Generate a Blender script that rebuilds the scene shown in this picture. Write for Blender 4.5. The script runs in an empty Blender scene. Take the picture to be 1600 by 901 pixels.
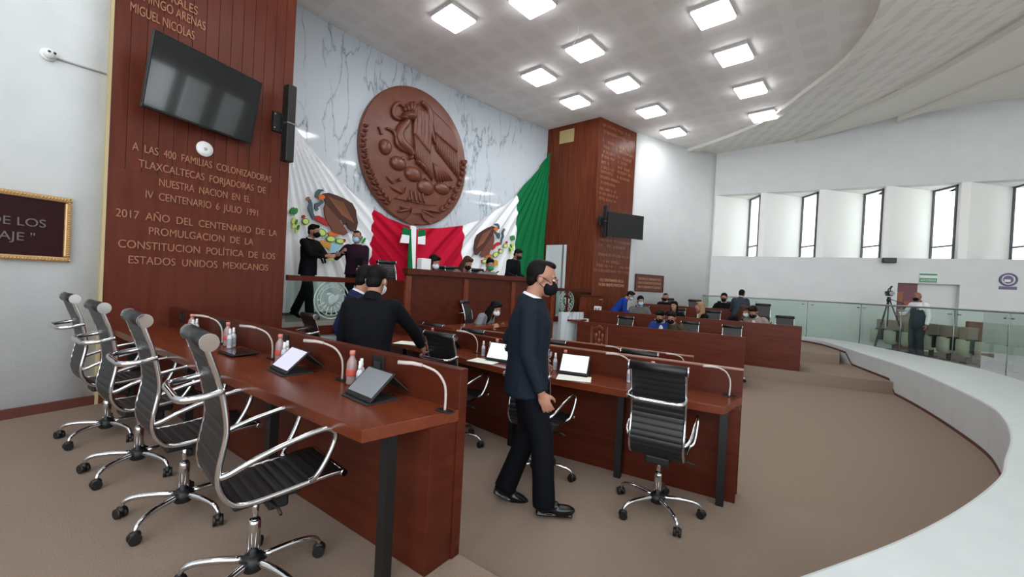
import bpy, bmesh, math, random
import numpy as np
from mathutils import Vector, Matrix, Euler
random.seed(7)
R_ = math.radians
COL = bpy.context.scene.collection
SC = bpy.context.scene

# ------------------------------------------------------------------ camera, world, light, exposure
F_PX, PITCH, ROLL, EYE = 650.0, R_(0.55), R_(2.99), 1.74
cam = bpy.data.cameras.new('camera'); camo = bpy.data.objects.new('camera', cam); COL.objects.link(camo)
cam.sensor_width = 36.0; cam.sensor_fit = 'HORIZONTAL'; cam.lens = F_PX / 1600 * 36.0
cam.clip_start = 0.05; cam.clip_end = 200
_fw = Vector((0, math.cos(PITCH), -math.sin(PITCH)))
_up0 = Vector((0, math.sin(PITCH), math.cos(PITCH)))
_rt = Vector((1, 0, 0)) * math.cos(ROLL) + _up0 * math.sin(ROLL)
_up = _rt.cross(_fw)
M = Matrix((_rt, _up, -_fw)).transposed().to_4x4(); M.translation = (0, 0, EYE)
camo.matrix_world = M
SC.camera = camo
SC.view_settings.view_transform = 'Standard'; SC.view_settings.look = 'None'
SC.view_settings.exposure = 0.82; SC.view_settings.gamma = 1.0; SC.view_settings.use_curve_mapping = False
w = bpy.data.worlds.new('World'); SC.world = w; w.use_nodes = True
w.node_tree.nodes['Background'].inputs[0].default_value = (0.90, 0.96, 1.0, 1)
w.node_tree.nodes['Background'].inputs[1].default_value = 2.0
LAMP = 9.5            # emission of the ceiling light panels

# pixel helpers (a point of the photograph on a known height, wall or arc)
CR, SR = math.cos(ROLL), math.sin(ROLL)
def ray(px, py):
    u, v = px - 800, py - 450.5
    a = u * CR + v * SR; b = -u * SR + v * CR
    return Vector((a, F_PX * math.cos(PITCH) - b * math.sin(PITCH), -b * math.cos(PITCH) - F_PX * math.sin(PITCH)))
def G(px, py, z):
    d = ray(px, py); return Vector((0, 0, EYE)) + d * ((z - EYE) / d.z)
def onv(px, py, P, D):
    d = ray(px, py); n = Vector((D[1], -D[0])).normalized()
    t = (n.x * P[0] + n.y * P[1]) / (n.x * d.x + n.y * d.y); return Vector((0, 0, EYE)) + d * t
CEN = Vector((16.37, -6.29))
def onc(px, py, R):
    d = ray(px, py); a = d.x**2 + d.y**2; b = -2 * (d.x * CEN.x + d.y * CEN.y); c = CEN.length_squared - R * R
    t = (-b + math.sqrt(b * b - 4 * a * c)) / (2 * a); return Vector((0, 0, EYE)) + d * t
def arc(R, deg, z=0.0): return Vector((CEN.x + R * math.cos(R_(deg)), CEN.y + R * math.sin(R_(deg)), z))
def angof(p): return math.degrees(math.atan2(p[1] - CEN.y, p[0] - CEN.x))
def ztop(px, py, P):
    d = ray(px, py); return EYE + d.z * math.hypot(P[0], P[1]) / math.hypot(d.x, d.y)

# ------------------------------------------------------------------ materials
def lin(c): return tuple(((x / 255) / 12.92 if x / 255 <= 0.04045 else ((x / 255 + 0.055) / 1.055) ** 2.4) for x in c) + (1,)
MAT = {}
def mat(name, rgb, rough=0.5, metal=0.0, coat=0.0, emit=None, es=0.0, spec=0.5):
    m = bpy.data.materials.new(name); m.use_nodes = True; b = m.node_tree.nodes['Principled BSDF']
    b.inputs['Base Color'].default_value = lin(rgb); b.inputs['Roughness'].default_value = rough
    b.inputs['Metallic'].default_value = metal; b.inputs['Coat Weight'].default_value = coat
    b.inputs['Specular IOR Level'].default_value = spec
    if emit: b.inputs['Emission Color'].default_value = lin(emit); b.inputs['Emission Strength'].default_value = es
    MAT[name] = m; return m
def nodes(m): return m.node_tree.nodes, m.node_tree.links, m.node_tree.nodes['Principled BSDF']
def ramp(n, stops):
    r = n.new('ShaderNodeValToRGB'); e = r.color_ramp.elements
    while len(e) < len(stops): e.new(0.5)
    for i, (p, c) in enumerate(stops): e[i].position = p; e[i].color = c if len(c) == 4 else lin(c)
    return r
def wood(name, c1, c2, rough, scale, bump=0.02, coat=0.0):
    m = mat(name, c1, rough, coat=coat); n, l, b = nodes(m)
    tc = n.new('ShaderNodeTexCoord'); mp = n.new('ShaderNodeMapping'); mp.inputs['Scale'].default_value = scale
    nz = n.new('ShaderNodeTexNoise'); nz.inputs['Scale'].default_value = 3.0; nz.inputs['Detail'].default_value = 6; nz.inputs['Distortion'].default_value = 0.4
    r = ramp(n, [(0.3, c1), (0.72, c2)])
    l.new(tc.outputs['Object'], mp.inputs[0]); l.new(mp.outputs[0], nz.inputs['Vector']); l.new(nz.outputs[0], r.inputs[0]); l.new(r.outputs[0], b.inputs['Base Color'])
    return m
def noisy(name, c1, c2, rough, sc, bump=0.0, dist=0.01, detail=4, sc2=None):
    m = mat(name, c1, rough); n, l, b = nodes(m)
    tc = n.new('ShaderNodeTexCoord'); nz = n.new('ShaderNodeTexNoise'); nz.inputs['Scale'].default_value = sc; nz.inputs['Detail'].default_value = detail
    r = ramp(n, [(0.3, c1), (0.7, c2)]); l.new(tc.outputs['Object'], nz.inputs['Vector']); l.new(nz.outputs[0], r.inputs[0]); l.new(r.outputs[0], b.inputs['Base Color'])
    if bump:
        bp = n.new('ShaderNodeBump'); bp.inputs['Strength'].default_value = bump; bp.inputs['Distance'].default_value = dist
        if sc2:
            nz = n.new('ShaderNodeTexNoise'); nz.inputs['Scale'].default_value = sc2; nz.inputs['Detail'].default_value = 3; l.new(tc.outputs['Object'], nz.inputs['Vector'])
        l.new(nz.outputs[0], bp.inputs['Height']); l.new(bp.outputs[0], b.inputs['Normal'])
    return m
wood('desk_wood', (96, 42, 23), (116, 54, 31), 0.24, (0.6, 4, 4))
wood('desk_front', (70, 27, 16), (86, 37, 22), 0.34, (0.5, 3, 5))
wood('panel_wood', (84, 39, 28), (100, 50, 37), 0.3, (4, 4, 0.5))
wood('pillar_wood', (84, 38, 24), (116, 58, 34), 0.32, (6, 6, 0.4))
wood('bench_wood', (80, 34, 22), (98, 45, 30), 0.38, (0.4, 3, 8))
wood('carved_wood', (102, 55, 40), (118, 67, 50), 0.3, (2, 2, 2))
noisy('carpet', (136, 118, 105), (151, 133, 119), 0.95, 220, 0.6, 0.004)
noisy('carpet_riser', (116, 96, 84), (130, 108, 95), 0.95, 220, 0.6, 0.004)
noisy('stucco', (208, 213, 214), (215, 219, 220), 0.75, 3, 0.25, 0.012, sc2=22)
noisy('parapet', (202, 207, 207), (209, 214, 214), 0.6, 4, 0.12, 0.01, sc2=14)
noisy('plaster', (210, 212, 212), (216, 218, 217), 0.7, 2)
mat('window_white', (244, 244, 240), 0.7)
mat('ceiling_band', (230, 228, 222), 0.8)
m = mat('marble', (202, 210, 216), 0.10); n, l, b = nodes(m)
tc = n.new('ShaderNodeTexCoord'); mp = n.new('ShaderNodeMapping'); mp.inputs['Rotation'].default_value = (R_(20), R_(-25), 0); mp.inputs['Scale'].default_value = (2.4, 2.4, 0.75)
n1 = n.new('ShaderNodeTexNoise'); n1.inputs['Scale'].default_value = 1.1; n1.inputs['Detail'].default_value = 6; n1.inputs['Roughness'].default_value = 0.5; n1.inputs['Distortion'].default_value = 0.25
sub = n.new('ShaderNodeMath'); sub.operation = 'SUBTRACT'; sub.inputs[1].default_value = 0.5
ab = n.new('ShaderNodeMath'); ab.operation = 'ABSOLUTE'
r = ramp(n, [(0.0, (120, 130, 138)), (0.006, (165, 176, 183)), (0.022, (195, 204, 210)), (0.05, (202, 210, 216))])
n2 = n.new('ShaderNodeTexNoise'); n2.inputs['Scale'].default_value = 0.9; n2.inputs['Detail'].default_value = 3
r2 = ramp(n, [(0.42, (0, 0, 0)), (0.6, (255, 255, 255))]); mx = n.new('ShaderNodeMix'); mx.data_type = 'RGBA'
mx.inputs[6].default_value = lin((202, 210, 216))
l.new(tc.outputs['Object'], mp.inputs[0]); l.new(mp.outputs[0], n1.inputs['Vector']); l.new(n1.outputs[0], sub.inputs[0]); l.new(sub.outputs[0], ab.inputs[0]); l.new(ab.outputs[0], r.inputs[0])
l.new(tc.outputs['Object'], n2.inputs['Vector']); l.new(n2.outputs[0], r2.inputs[0]); l.new(r2.outputs[0], mx.inputs[0]); l.new(r.outputs[0], mx.inputs[7]); l.new(mx.outputs[2], b.inputs['Base Color'])
def perforated(name, base, dark, size, ang, fx, fy):
    m = mat(name, base, 0.85); n, l, b = nodes(m)
    tc = n.new('ShaderNodeTexCoord'); mp = n.new('ShaderNodeMapping'); mp.inputs['Rotation'].default_value = (0, 0, R_(ang)); mp.inputs['Scale'].default_value = (1 / size[0], 1 / size[1], 1)
    sx = n.new('ShaderNodeSeparateXYZ'); l.new(tc.outputs['Object'], mp.inputs[0]); l.new(mp.outputs[0], sx.inputs[0])
    outs = []
    for k, fr in ((0, fx), (1, fy)):
        f = n.new('ShaderNodeMath'); f.operation = 'FRACT'; l.new(sx.outputs[k], f.inputs[0])
        s = n.new('ShaderNodeMath'); s.operation = 'SUBTRACT'; s.inputs[1].default_value = 0.5; l.new(f.outputs[0], s.inputs[0])
        a = n.new('ShaderNodeMath'); a.operation = 'ABSOLUTE'; l.new(s.outputs[0], a.inputs[0])
        t = n.new('ShaderNodeMath'); t.operation = 'LESS_THAN'; t.inputs[1].default_value = fr / 2; l.new(a.outputs[0], t.inputs[0]); outs.append(t)
    p = n.new('ShaderNodeMath'); p.operation = 'MULTIPLY'; l.new(outs[0].outputs[0], p.inputs[0]); l.new(outs[1].outputs[0], p.inputs[1])
    mx = n.new('ShaderNodeMix'); mx.data_type = 'RGBA'; mx.inputs[6].default_value = lin(base); mx.inputs[7].default_value = lin(dark)
    l.new(p.outputs[0], mx.inputs[0]); l.new(mx.outputs[2], b.inputs['Base Color'])
    return m
perforated('ceiling_tile', (234, 231, 228), (228, 225, 222), (0.62, 0.62), 40, 0.66, 0.66)
perforated('band_tile', (230, 228, 222), (219, 217, 211), (0.30, 0.95), 40, 0.5, 0.72)
mat('chrome', (215, 217, 220), 0.09, 1.0); mat('steel', (150, 152, 155), 0.3, 1.0)
mat('leather', (20, 20, 22), 0.42); mat('black_plastic', (16, 16, 17), 0.5); mat('black_metal', (18, 17, 17), 0.45)
mat('dark_grey', (44, 45, 48), 0.5); mat('tv_black', (4, 4, 5), 0.07, coat=0.35, spec=0.7); mat('tv_bezel', (14, 14, 15), 0.3)
mat('gold', (196, 150, 116), 0.35, 0.4); mat('brass_letter', (166, 116, 90), 0.35, 0.3); mat('gold_frame', (196, 160, 112), 0.4, 0.6)
mat('plaque_dark', (44, 16, 19), 0.35, spec=0.2); mat('plaque_brown', (92, 46, 38), 0.4); mat('letter_grey', (114, 102, 96), 0.4, 0.3)
mat('baseboard', (92, 48, 40), 0.5); mat('white_plastic', (225, 226, 226), 0.45); mat('mic_grey', (188, 176, 170), 0.4)
mat('cream', (196, 198, 180), 0.7); mat('seat_beige', (150, 134, 120), 0.8); mat('seat_rust', (128, 74, 58), 0.8); mat('paper', (240, 240, 226), 0.8)
mat('screen_light', (60, 62, 70), 0.12, emit=(205, 205, 222), es=0.72); mat('screen_bright', (60, 62, 70), 0.12, emit=(225, 232, 245), es=0.9); mat('screen_dim', (96, 100, 104), 0.10, emit=(140, 146, 150), es=0.22)
mat('bottle_clear', (158, 132, 132), 0.1); mat('bottle_red', (196, 84, 72), 0.4); mat('bottle_cap', (212, 128, 116), 0.45); mat('spray_clear', (204, 207, 213), 0.15); mat('spray_label', (160, 165, 178), 0.4)
mat('flag_white', (240, 242, 244), 0.75); mat('flag_red', (190, 20, 52), 0.75); mat('flag_green', (16, 108, 62), 0.75)
mat('arms_brown', (112, 68, 52), 0.8); mat('arms_dark', (78, 44, 36), 0.8); mat('arms_green', (52, 128, 58), 0.8); mat('arms_lime', (206, 222, 120), 0.8); mat('arms_orange', (214, 112, 52), 0.8); mat('arms_gold', (206, 150, 62), 0.8); mat('arms_teal', (74, 96, 104), 0.8); mat('arms_red', (178, 40, 44), 0.8); mat('arms_tan', (150, 96, 68), 0.8)
mat('lamp_diffuser', (255, 255, 255), 0.5, emit=(250, 251, 255), es=LAMP); mat('lamp_frame', (168, 166, 164), 0.5)
mat('skin', (162, 114, 93), 0.55); mat('skin_dark', (138, 94, 76), 0.55); mat('hair', (15, 12, 11), 0.6); mat('hair_brown', (64, 42, 32), 0.6); mat('hair_blond', (150, 116, 84), 0.6)
mat('suit_navy', (24, 32, 42), 0.75); mat('trouser_navy', (12, 14, 19), 0.8); mat('suit_black', (13, 14, 18), 0.8); mat('suit_blue', (28, 36, 66), 0.8); mat('sweater_purple', (38, 20, 32), 0.85); mat('sweater_blue', (26, 58, 140), 0.85); mat('grey_knit', (96, 94, 92), 0.85); mat('royal_blue', (36, 64, 128), 0.8); mat('olive', (70, 62, 46), 0.85); mat('blazer_grey', (142, 130, 124), 0.85); mat('cloth_white', (226, 226, 226), 0.8); mat('cloth_black', (15, 15, 18), 0.85); mat('cloth_grey', (120, 122, 126), 0.85); mat('slate', (48, 56, 66), 0.8); mat('plaid', (106, 92, 78), 0.85)
mat('shoe', (14, 13, 14), 0.25); mat('mask_blue', (150, 196, 214), 0.8); mat('mask_white', (222, 226, 230), 0.8); mat('mask_black', (18, 18, 26), 0.8); mat('mask_green', (38, 140, 92), 0.8); mat('eye_white', (225, 222, 216), 0.3); mat('eye_dark', (24, 18, 16), 0.3); mat('lens_metal', (150, 140, 120), 0.3, 1.0); mat('lip', (150, 84, 76), 0.5)
mat('sign_green', (40, 132, 84), 0.5); mat('sign_purple', (104, 88, 124), 0.5); mat('door_maroon', (96, 26, 34), 0.45); mat('vent', (176, 158, 112), 0.6); mat('frame_dark', (92, 94, 98), 0.5); mat('red_cap', (190, 60, 52), 0.4); mat('door_white', (206, 212, 214), 0.4)
for q in ('hair', 'hair_brown', 'hair_blond', 'suit_navy', 'trouser_navy', 'suit_black', 'suit_blue', 'sweater_purple', 'sweater_blue', 'grey_knit', 'royal_blue', 'olive', 'cloth_black', 'slate', 'mask_black', 'flag_red', 'flag_green', 'carpet', 'carpet_riser'):
    MAT[q].node_tree.nodes['Principled BSDF'].inputs['Specular IOR Level'].default_value = 0.12
MAT['desk_wood'].node_tree.nodes['Principled BSDF'].inputs['Specular IOR Level'].default_value = 0.38
for q in ('desk_front', 'bench_wood', 'panel_wood', 'pillar_wood'):
    MAT[q].node_tree.nodes['Principled BSDF'].inputs['Specular IOR Level'].default_value = 0.2
def glass(name, tint, gloss, rough=0.02):
    m = bpy.data.materials.new(name); m.use_nodes = True; n = m.node_tree.nodes; l = m.node_tree.links
    n.remove(n['Principled BSDF']); o = n['Material Output']; t = n.new('ShaderNodeBsdfTransparent'); t.inputs[0].default_value = lin(tint)
    g = n.new('ShaderNodeBsdfGlossy'); g.inputs['Roughness'].default_value = rough; f = n.new('ShaderNodeLayerWeight'); f.inputs[0].default_value = 0.12
    mu = n.new('ShaderNodeMath'); mu.operation = 'MULTIPLY'; mu.inputs[1].default_value = gloss
    x = n.new('ShaderNodeMixShader'); l.new(f.outputs[0], mu.inputs[0]); l.new(mu.outputs[0], x.inputs[0]); l.new(t.outputs[0], x.inputs[1]); l.new(g.outputs[0], x.inputs[2]); l.new(x.outputs[0], o.inputs[0]); MAT[name] = m
glass('rail_glass', (238, 246, 242), 0.8); glass('window_glass', (250, 252, 252), 0.5); glass('stage_glass', (222, 234, 230), 0.8); mat('etched', (172, 186, 183), 0.6)

# ------------------------------------------------------------------ mesh builder
class MB:
    def __init__(s): s.v = []; s.f = []; s.mi = []; s.sm = []
    def add(s, v, f, mi=0, sm=True, M=None):
        o = len(s.v); s.v += [tuple(M @ Vector(p)) if M else tuple(p) for p in v]
        s.f += [tuple(o + i for i in q) for q in f]; s.mi += [mi] * len(f); s.sm += [sm] * len(f); return s
    def box(s, c, d, M=None, mi=0, bev=0.0):
        bm = bmesh.new(); bmesh.ops.create_cube(bm, size=1.0)
        for q in bm.verts: q.co = Vector((c[0] + q.co.x * d[0], c[1] + q.co.y * d[1], c[2] + q.co.z * d[2]))
        if bev: bmesh.ops.bevel(bm, geom=list(bm.edges), offset=bev, segments=2, profile=0.5, affect='EDGES')
        bm.verts.index_update(); s.add([tuple(q.co) for q in bm.verts], [tuple(q.index for q in f.verts) for f in bm.faces], mi, False, M); bm.free(); return s
    def ell(s, c, r, M=None, n=16, k=10, mi=0):
        v = [(c[0], c[1], c[2] - r[2])]; f = []
        for j in range(1, k):
            t = math.pi * j / k
            for i in range(n):
                a = 2 * math.pi * i / n; v.append((c[0] + r[0] * math.sin(t) * math.cos(a), c[1] + r[1] * math.sin(t) * math.sin(a), c[2] - r[2] * math.cos(t)))
        v.append((c[0], c[1], c[2] + r[2])); T = len(v) - 1
        for i in range(n):
            f.append((0, 1 + (i + 1) % n, 1 + i)); b = 1 + (k - 2) * n; f.append((T, b + i, b + (i + 1) % n))
        for j in range(k - 2):
            for i in range(n):
                a = 1 + j * n; f.append((a + i, a + (i + 1) % n, a + n + (i + 1) % n, a + n + i))
        return s.add(v, f, mi, True, M)
    def loft(s, rings, M=None, mi=0, sm=True, cap=True, closed=False):
        n = len(rings[0]); v = [p for q in rings for p in q]; f = []
        K = len(rings)
        for j in range(K if closed else K - 1):
            a, b = j * n, ((j + 1) % K) * n
            for i in range(n): f.append((a + i, a + (i + 1) % n, b + (i + 1) % n, b + i))
        nf = len(f)
        if cap and not closed: f.append(tuple(reversed(range(n)))); f.append(tuple(range((K - 1) * n, K * n)))
        s.add(v, f, mi, sm, M)
        for i in range(len(f) - nf): s.sm[-1 - i] = False
        return s
    def tube(s, pts, r, n=8, M=None, mi=0, closed=False, sub=0, flat=None):
        P = [Vector(p) for p in pts]
        rs = list(r) if hasattr(r, '__len__') else [r] * len(P)
        if sub:
            Q = []; q = []; N = len(P)
            for i in range(N if closed else N - 1):
                g = lambda k: P[k % N] if closed else P[max(0, min(N - 1, k))]
                p0, p1, p2, p3 = g(i - 1), g(i), g(i + 1), g(i + 2); r1, r2 = rs[i], rs[(i + 1) % N]
                for t in range(sub):
                    u = t / sub
                    Q.append(0.5 * ((2 * p1) + (p2 - p0) * u + (2 * p0 - 5 * p1 + 4 * p2 - p3) * u * u + (3 * p1 - p0 - 3 * p2 + p3) * u**3)); q.append(r1 + (r2 - r1) * u)
            if not closed: Q.append(P[-1]); q.append(rs[-1])
            P, rs = Q, q
        N = len(P); rings = []; up = None
        for i in range(N):
            if closed: t = P[(i + 1) % N] - P[i - 1]
            else: t = P[min(i + 1, N - 1)] - P[max(i - 1, 0)]
            t.normalize()
            if up is None: up = t.orthogonal().normalized() if flat is None else Vector(flat)
            sd = t.cross(up)
            if sd.length < 1e-6: sd = t.orthogonal()
            sd.normalize(); up = sd.cross(t).normalized()
            rings.append([tuple(P[i] + (sd * math.cos(2 * math.pi * k / n) + up * math.sin(2 * math.pi * k / n)) * rs[i]) for k in range(n)])
        return s.loft(rings, M, mi, True, True, closed)
    def lathe(s, prof, n=16, M=None, mi=0):
        return s.loft([[(r * math.cos(2 * math.pi * i / n), r * math.sin(2 * math.pi * i / n), z) for i in range(n)] for r, z in prof], M, mi)
    def prism(s, poly, z0, z1, M=None, mi=0, sm=False):
        n = len(poly); v = [(p[0], p[1], z0) for p in poly] + [(p[0], p[1], z1) for p in poly]
        A = sum(poly[i][0] * poly[(i + 1) % n][1] - poly[(i + 1) % n][0] * poly[i][1] for i in range(n))
        idx = list(range(n)) if A > 0 else list(range(n))[::-1]
        f = [tuple(reversed(idx)), tuple(n + i for i in idx)] + [(idx[i], idx[(i + 1) % n], n + idx[(i + 1) % n], n + idx[i]) for i in range(n)]
        return s.add(v, f, mi, sm, M)
    def build(s, name, mats, parent=None, remesh=None, smooth=0, bev=0.0):
        me = bpy.data.meshes.new(name); me.from_pydata(s.v, [], s.f)
        mats = mats if isinstance(mats, (list, tuple)) else [mats]
        for q in mats: me.materials.append(MAT[q] if isinstance(q, str) else q)
        for p, a, b in zip(me.polygons, s.mi, s.sm): p.material_index = a; p.use_smooth = b
        me.update()
        o = bpy.data.objects.new(name, me); COL.objects.link(o)
        if remesh:
            md = o.modifiers.new('r', 'REMESH'); md.mode = 'VOXEL'; md.voxel_size = remesh; md.use_smooth_shade = True
            if smooth: q = o.modifiers.new('s', 'SMOOTH'); q.iterations = smooth; q.factor = 0.5
            me2 = bpy.data.meshes.new_from_object(o.evaluated_get(bpy.context.evaluated_depsgraph_get()))
            bpy.data.objects.remove(o); bpy.data.meshes.remove(me); me2.name = name
            for p in me2.polygons: p.use_smooth = True; p.material_index = 0
            if not me2.materials:
                for q in mats: me2.materials.append(MAT[q] if isinstance(q, str) else q)
            o = bpy.data.objects.new(name, me2); COL.objects.link(o)
        if bev:
            q = o.modifiers.new('bevel', 'BEVEL'); q.width = bev; q.segments = 2; q.limit_method = 'ANGLE'
        if parent: o.parent = parent
        return o
def tag(o, label, cat, group=None):
    o['label'] = label; o['category'] = cat
    if group: o['group'] = group
    return o
def thing(name, label, cat, loc=(0, 0, 0), rz=0.0, group=None):
    o = bpy.data.objects.new(name, None); COL.objects.link(o); o.empty_display_size = 0.1
    o.location = loc; o.rotation_euler = (0, 0, rz); return tag(o, label, cat, group)
def struct(o): o['kind'] = 'structure'; return o
KIDS = {}
def dup(o, loc, rz, label, group=None):
    def cp(a, parent):
        c = a.copy(); COL.objects.link(c)
        if parent: c.parent = parent
        for k in [x for x in ALLK(a)]: cp(k, c)
        return c
    c = cp(o, None); c.location = loc; c.rotation_euler = (0, 0, rz); c['label'] = label
    if group: c['group'] = group
    return c
def ALLK(a): return [x for x in bpy.data.objects if x.parent == a] if a.name not in KIDS else KIDS[a.name]
def freeze(o):                       # remember the children of a prototype so that copying stays quick
    ks = [x for x in bpy.data.objects if x.parent == o]; KIDS[o.name] = ks
    for k in ks: freeze(k)
    return o
def basis(o, x, y, z):
    return Matrix(((x[0], y[0], z[0], o[0]), (x[1], y[1], z[1], o[1]), (x[2], y[2], z[2], o[2]), (0, 0, 0, 1)))
def wallM(P, D, off=0.0):            # frame on a wall: x along D, y up, z out of the wall towards the room
    D = Vector((D[0], D[1], 0)).normalized(); n = D.cross(Vector((0, 0, 1)))
    return basis(Vector(P) + n * off, D, Vector((0, 0, 1)), n)
def text(txt, name, m, Mw, width, height, ext=0.006, parent=None, align='L'):
    cu = bpy.data.curves.new('t', 'FONT'); cu.body = txt; cu.extrude = 0.5; cu.size = 1.0
    o = bpy.data.objects.new('t', cu); COL.objects.link(o)
    me = bpy.data.meshes.new_from_object(o.evaluated_get(bpy.context.evaluated_depsgraph_get()))
    bpy.data.objects.remove(o); bpy.data.curves.remove(cu)
    xs = [q.co.x for q in me.vertices]; ys = [q.co.y for q in me.vertices]; x0, x1 = min(xs), max(xs)
    for q in me.vertices: q.co = Vector(((q.co.x - x0) / (x1 - x0) * width, q.co.y / 0.7 * height, (q.co.z + 0.5) * ext))
    me.transform(Mw); me.materials.clear(); me.materials.append(MAT[m]); me.name = name
    ob = bpy.data.objects.new(name, me); COL.objects.link(ob)
    if parent: ob.parent = parent
    return ob

E = Vector((0.857, -0.515, 0)); N = Vector((0.515, 0.857, 0))
# ------------------------------------------------------------------ floors and tiers
INN = [(8.9, 13.0), (8.95, 11.89), (8.1, 9.62), (7.47, 8.0), (6.8, 6.65), (5.9, 5.15), (5.3, 4.43), (4.6, 3.78), (3.86, 3.2), (3.42, 2.86), (2.7, 2.42), (1.98, 2.04), (1.21, 1.70), (0.55, 1.44), (-0.2, 1.2)]
OUT = [(9.9, 12.9), (9.85, 11.9), (9.5, 9.95), (9.1, 8.09), (8.45, 6.8), (7.6, 5.5), (6.8, 4.6), (6.0, 3.75), (5.1, 3.0), (4.4, 2.45), (3.5, 1.85), (2.6, 1.3), (1.7, 0.85), (0.9, 0.5), (0.1, 0.2)]
def spl(P, sub=6):
    P = [Vector((p[0], p[1])) for p in P]; Q = []
    for i in range(len(P) - 1):
        g = lambda k: P[max(0, min(len(P) - 1, k))]
        p0, p1, p2, p3 = g(i - 1), g(i), g(i + 1), g(i + 2)
        for t in range(sub):
            u = t / sub; Q.append(0.5 * ((2 * p1) + (p2 - p0) * u + (2 * p0 - 5 * p1 + 4 * p2 - p3) * u * u + (3 * p1 - p0 - 3 * p2 + p3) * u**3))
    return Q + [P[-1]]
struct(MB().prism([(-12, -8), (18, -8), (18, 20), (-12, 20)], -0.1, 0.0).build('floor', 'carpet'))
L1a, L1b = Vector((-4.2, 5.05)), Vector((-0.2, 2.21))
def tier(poly, z, z0=0.0): return struct(MB().prism([tuple(p)[:2] for p in poly], z0, z, mi=0).build('floor', 'carpet'))
d1 = (L1b - L1a).normalized()
tier([(-9, 8.4), L1a, L1b, L1b + d1 * 1.0, (2.0, -6), (-9, -6)], 0.28)
BK2 = [Vector((-2.75, 7.2, 0)), Vector((-1.25, 5.72, 0)), Vector((0.43, 4.25, 0)), Vector((1.93, 3.40, 0))]
tier([L1a, (-3.5, 7.9), BK2[0], BK2[1], BK2[2], BK2[3], (2.28, 3.18), (3.2, 2.6), L1b + d1 * 1.0 + Vector((.1, .3)), L1b], 0.14)
ST1 = [G(1165, 572, .23), G(1397, 597, .23)]; sd = (ST1[1] - ST1[0]).normalized()
tier([ST1[1] + sd * 0.1, ST1[0], (2.9, 10.05), (1.9, 11.0), (5, 17), (11, 14)], 0.23)
tier([Vector((7.95, 9.98, 0)), (4.9, 11.05), (3.3, 12.2), (5, 17), (11, 14)], 0.46)
# gallery floor outside the parapet
q = spl(OUT); tier([tuple(p) for p in q] + [(18, -4), (18, 14), (12, 16)], 0.40)
# parapet
a, b2 = spl(INN), spl(OUT)
mb = MB(); mb.loft([[(p.x, p.y, 0), (p.x, p.y, .60), (o.x, o.y, .60), (o.x, o.y, 0)] for p, o in zip(a, b2)], sm=False)
o = struct(mb.build('wall_gallery', 'parapet', bev=0.02))
mb = MB()
def zfl(p):
    if p.y > 10.3: return .46
    if (p - Vector(ST1[1][:2])).dot(Vector((sd.y, -sd.x))) < 0 and p.y > 7: return .23
    return 0.0
q = a[:60]
mb.loft([[(p.x - .004, p.y + .001, zfl(p)), (p.x - .004, p.y + .001, zfl(p) + .045), (p.x + .01, p.y, zfl(p) + .045), (p.x + .01, p.y, zfl(p))] for p in q], sm=False)
struct(mb.build('baseboard_gallery', 'baseboard'))

# ------------------------------------------------------------------ walls
CEIL = 6.74
PL, PR = Vector((-4.28, 4.33, 0)), Vector((-3.32, 5.99, 0)); PD = (PR - PL).normalized()
QL, QR = Vector((2.32, 12.15, 0)), Vector((3.76, 13.29, 0)); QD = (QR - QL).normalized()
def arcwall(R, a0, a1, z0, z1, th, n=24):
    mb = MB(); rings = []
    for i in range(n + 1):
        t = a0 + (a1 - a0) * i / n
        rings.append([tuple(arc(R, t, z0)), tuple(arc(R + th, t, z0)), tuple(arc(R + th, t, z1)), tuple(arc(R, t, z1))])
    return mb.loft(rings)
struct(arcwall(23.2, 176, 152.6, 0, CEIL + .1, .2).build('wall_left', 'stucco'))
mb = MB(); n = 20; rr = []
for i in range(n + 1):
    t = 176 - (176 - 152.8) * i / n; rr.append([tuple(arc(23.17, t, .28)), tuple(arc(23.2, t, .28)), tuple(arc(23.2, t, .37)), tuple(arc(23.17, t, .37))])
struct(mb.loft(rr, sm=False).build('baseboard_left', 'baseboard'))
struct(arcwall(25.0, 150, 125.5, .5, CEIL + .1, .2, 40).build('wall_back', 'marble'))
WC = onc(1114, 400, 23.2); WC.z = 0; EW = Vector((0.8746, -0.4848, 0)); NW = Vector((0.4848, 0.8746, 0))
struct(arcwall(23.25, 123.0, angof(WC), 0, 8.2, .2, 12).build('wall_stage_right', 'plaster'))
# left clad panel : smooth below, boards above
def clad(name, P, Q, zb, zt, nb, m, gap, depth=0.08, zs=None):
    D = (Q - P); L = D.length; Mw = wallM(P, D); mb = MB(); wd = L / nb
    mb.box((L / 2, (zb + zt) / 2, -depth / 2 - .012), (L, zt - zb, depth), Mw)
    z0 = zb if zs is None else zs
    for i in range(nb): mb.box((wd * (i + .5), (z0 + zt) / 2, -.006), (wd - gap, zt - z0, .013), Mw)
    if zs is not None: mb.box((L / 2, (zb + zs) / 2, -.006), (L, zs - zb, .013), Mw)
    return struct(mb.build(name, m, bev=.002))
off = Vector((PD.y, -PD.x, 0)) * .06
clad('wall_panel_left', PL + off, PR + off, 0.1, CEIL, 14, 'panel_wood', .006, 0.14, 2.75)
mb = MB(); o3 = arc(25, 148.3)
Mw = wallM(PR, (o3 - PR)); mb.box(((o3 - PR).length / 2, CEIL / 2, -.05), ((o3 - PR).length, CEIL, .1), Mw); struct(mb.build('wall_panel_side', 'panel_wood'))
mb = MB(); Mw = wallM(PL, PD); mb.box((-.012, 3.4, .03), (.024, 6.6, .07), Mw); struct(mb.build('trim_1', mat('trim_cream', (188, 172, 132), .5)))
clad('wall_pillar_right', QL, QR, 0, CEIL, 26, 'pillar_wood', .012, .1)
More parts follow.
